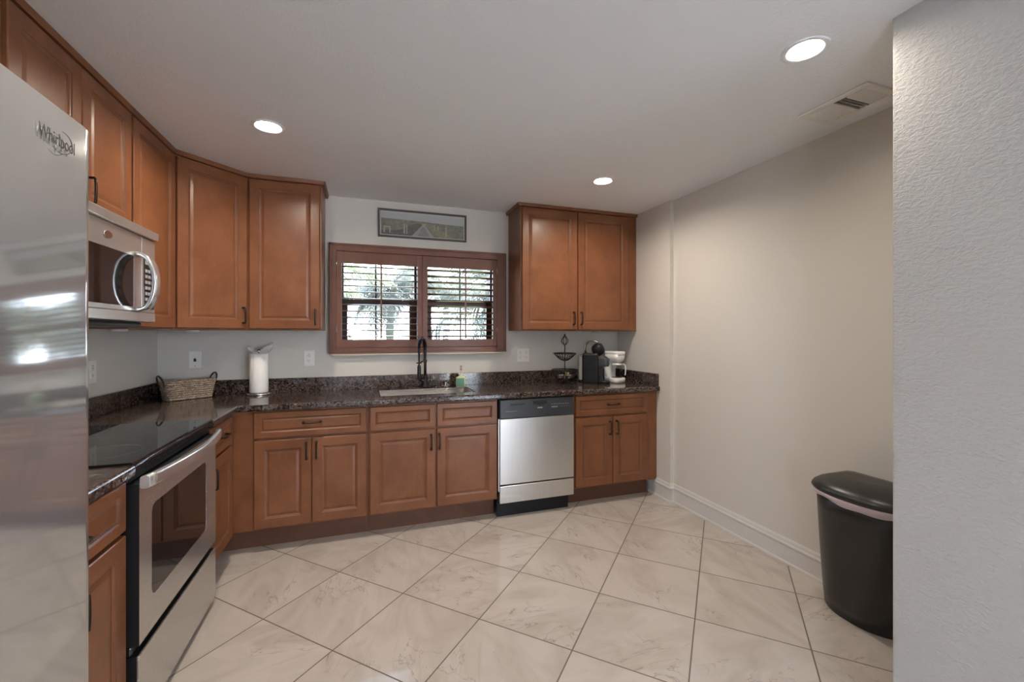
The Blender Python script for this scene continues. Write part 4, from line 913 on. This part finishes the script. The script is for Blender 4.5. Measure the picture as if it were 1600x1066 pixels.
loft(bm, rings, cap0=False, cap1=False); obj('liner', bm, M_LINER, t, 'lilac plastic bag folded over the rim')
bm = bmesh.new(); rings = []
for dz, ex in ((0.612, 0.006), (0.614, 0.014), (0.624, 0.017), (0.636, 0.014), (0.650, 0.004), (0.666, -0.022), (0.677, -0.06), (0.683, -0.11)):
    rings.append(dshape(2.000-ex, min(2.329, 2.315+ex), 1.128-ex, 1.500+ex*0.6, dz, 0.074 if ex > -0.05 else 0.05))
loft(bm, rings); obj('lid', bm, M_CAN, t)

# ================================================================== CEILING
def can_light(x, y, label, lamp=None):
    t = thing('recessed_light', label, 'ceiling light', (x, y, ZC), 0, 'recessed ceiling lights')
    bm = bmesh.new(); lathe(bm, [(0.079, -0.0004), (0.079, -0.0025), (0.075, -0.0045), (0.062, -0.0040), (0.0575, -0.001), (0.0535, 0.014), (0.0535, 0.020)], 48, cap0=False, cap1=False); obj('trim_ring', bm, M_CEIL, t, 'white flanged trim ring')
    bm = bmesh.new(); lathe(bm, [(0.0, 0.0135), (0.03, 0.0138), (0.0533, 0.0160)], 48, cap0=False, cap1=False); obj('lens', bm, lamp or M_LAMP, t, 'glowing white lens')
for (x, y), lb in zip(CANS, ('glowing recessed ceiling light in front of the corner wall cabinets', 'glowing recessed ceiling light in front of the right wall cabinet', 'large glowing recessed ceiling light nearest the ceiling vent', 'recessed ceiling light above the refrigerator front',
    'added recessed light for fill, unseen behind the camera near the added patio door')): can_light(x, y, lb, M_LAMP2 if abs(y-1.172) < 0.01 else None)
# air vent
t = thing('ceiling_vent', 'white louvered air vent in the ceiling near the right wall', 'vent', (2.118, 1.385, ZC-0.0006))
bm = bmesh.new(); hw, hl = 0.112, 0.155
for a in ((-hw, -hw+0.03, -hl, hl), (hw-0.03, hw, -hl, hl), (-hw+0.03, hw-0.03, -hl, -hl+0.03), (-hw+0.03, hw-0.03, hl-0.03, hl)): box(bm, a[0], a[1], a[2], a[3], -0.010, 0.0, 0.003)
obj('frame', bm, M_WHITE, t)
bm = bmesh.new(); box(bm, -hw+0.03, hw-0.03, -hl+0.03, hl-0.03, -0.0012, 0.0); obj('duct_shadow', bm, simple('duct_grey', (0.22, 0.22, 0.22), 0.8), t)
for k in range(13):
    y = -hl+0.04+k*(2*hl-0.08)/12; bm = bmesh.new(); ang = math.radians(-32 if k < 4 else (60 if k < 7 else -28))
    mt = Matrix.Translation((0, y, -0.0075)) @ Matrix.Rotation(ang, 4, 'X'); box(bm, -hw+0.031, hw-0.031, -0.0084, 0.0084, -0.0006, 0.0006, mtx=mt); obj('slat', bm, M_WHITE, t)

# ================================================================== OUTSIDE
g = B(-40, 40, YB+0.25, 60, -0.4, -0.3); o = struct('ground_outside', g, simple('lawn', (0.10, 0.12, 0.05), 0.9, noise=0.4, nscale=3.0))
bm = bmesh.new(); prism(bm, [(-40, -40), (40, -40), (40, YR-0.2), (XL-0.2, YR-0.2), (XL-0.2, YB+0.2), (-40, YB+0.2)], -0.25, -0.12); g = bm; o = struct('patio', g, simple('pale_paving', (0.55, 0.53, 0.50), 0.8, noise=0.1, nscale=3.0))  # unseen paving, kept pale to bounce sunlight up to the ceiling
L1 = leaf_mat('palm_leaf_light', (0.055, 0.066, 0.040), (0.14, 0.15, 0.105)); L2 = leaf_mat('palm_leaf_grey', (0.05, 0.058, 0.048), (0.13, 0.14, 0.118)); M_BARK = simple('palm_bark', (0.10, 0.085, 0.07), 0.9, noise=0.3, nscale=12.0)
def frond_mesh(L_, droop, seed):
    rnd = random.Random(seed); bm = bmesh.new(); pts = []
    for i in range(15):
        s = i/14; pts.append(Vector((L_*(s-0.22*droop*s*s), 0, L_*(0.42*s-droop*0.95*s*s))))
    tube(bm, pts, [0.018*(1-0.85*i/14) for i in range(15)], 5)
    for i in range(52):
        s = 0.12+0.88*i/51; q = s*14; k = min(13, int(q)); p = pts[k].lerp(pts[k+1], q-k); tg = (pts[k+1]-pts[k]).normalized()
        ll = L_*0.30*math.sin(PI*(0.12+0.80*s))**0.7
        for sd in (-1, 1):
            d = (Vector((0, sd, 0))*0.75+tg*0.55+Vector((0, 0, -0.35+rnd.uniform(-0.2, 0.15)))).normalized(); wv = tg*0.018
            a = p-wv*0.5; b2 = p+wv*0.5; mid = p+d*ll*0.55; tip = p+d*ll+Vector((0, 0, -0.28*ll))
            v = [bm.verts.new(x) for x in (a, b2, mid+wv*0.7, tip, mid-wv*0.7)]; bm.faces.new((v[0], v[1], v[2], v[4])); bm.faces.new((v[4], v[2], v[3]))
    me = bpy.data.meshes.new('frond'); bm.to_mesh(me); bm.free(); return me
FR = [frond_mesh(1.9, 0.75, 1), frond_mesh(1.7, 1.0, 2), frond_mesh(2.1, 0.6, 3)]
for m_ in FR: m_.materials.append(L1)
FR2 = [x.copy() for x in FR]
for m_ in FR2: m_.materials.clear(); m_.materials.append(L2)
def palm(x, y, h, n, set_, label, seed):
    rnd = random.Random(seed); t = thing('palm_tree', label, 'palm tree', (x, y, -0.3), rnd.uniform(0, 6), 'palm trees outside the window')
    bm = bmesh.new(); tube(bm, [(0.04*math.sin(k), 0.03*math.cos(k*1.3), h*k/8) for k in range(9)], [0.11-0.004*k+(0.012 if k % 2 else 0) for k in range(9)], 12); obj('trunk', bm, M_BARK, t)
    for k in range(n):
        o = bpy.data.objects.new('frond', set_[k % 3]); COL.objects.link(o); o.parent = t; o.location = (0.02, 0.02, h)
        o.rotation_euler = (rnd.uniform(-0.3, 0.3), rnd.uniform(-0.75, 0.55), k*2.4+rnd.uniform(-0.2, 0.2)); s = rnd.uniform(0.8, 1.1); o.scale = (s, s, s)
palm(-1.45, 7.7, 2.35, 26, FR, 'light green palm seen through the left part of the window', 3)
palm(2.6, 7.5, 2.25, 26, FR2, 'grey-green palm seen through the right shutter, closest to the glass', 5)
palm(0.65, 11.6, 2.75, 30, FR2, 'grey-green palm seen through the middle of the window', 4)
palm(5.0, 12.2, 3.0, 22, FR, 'light green palm far to the right outside the window', 6)
palm(-3.7, 12.2, 3.2, 22, FR2, 'grey-green palm far to the left outside the window', 8)
palm(2.9, 16.2, 3.3, 30, FR, 'tall light green palm furthest from the window', 9)
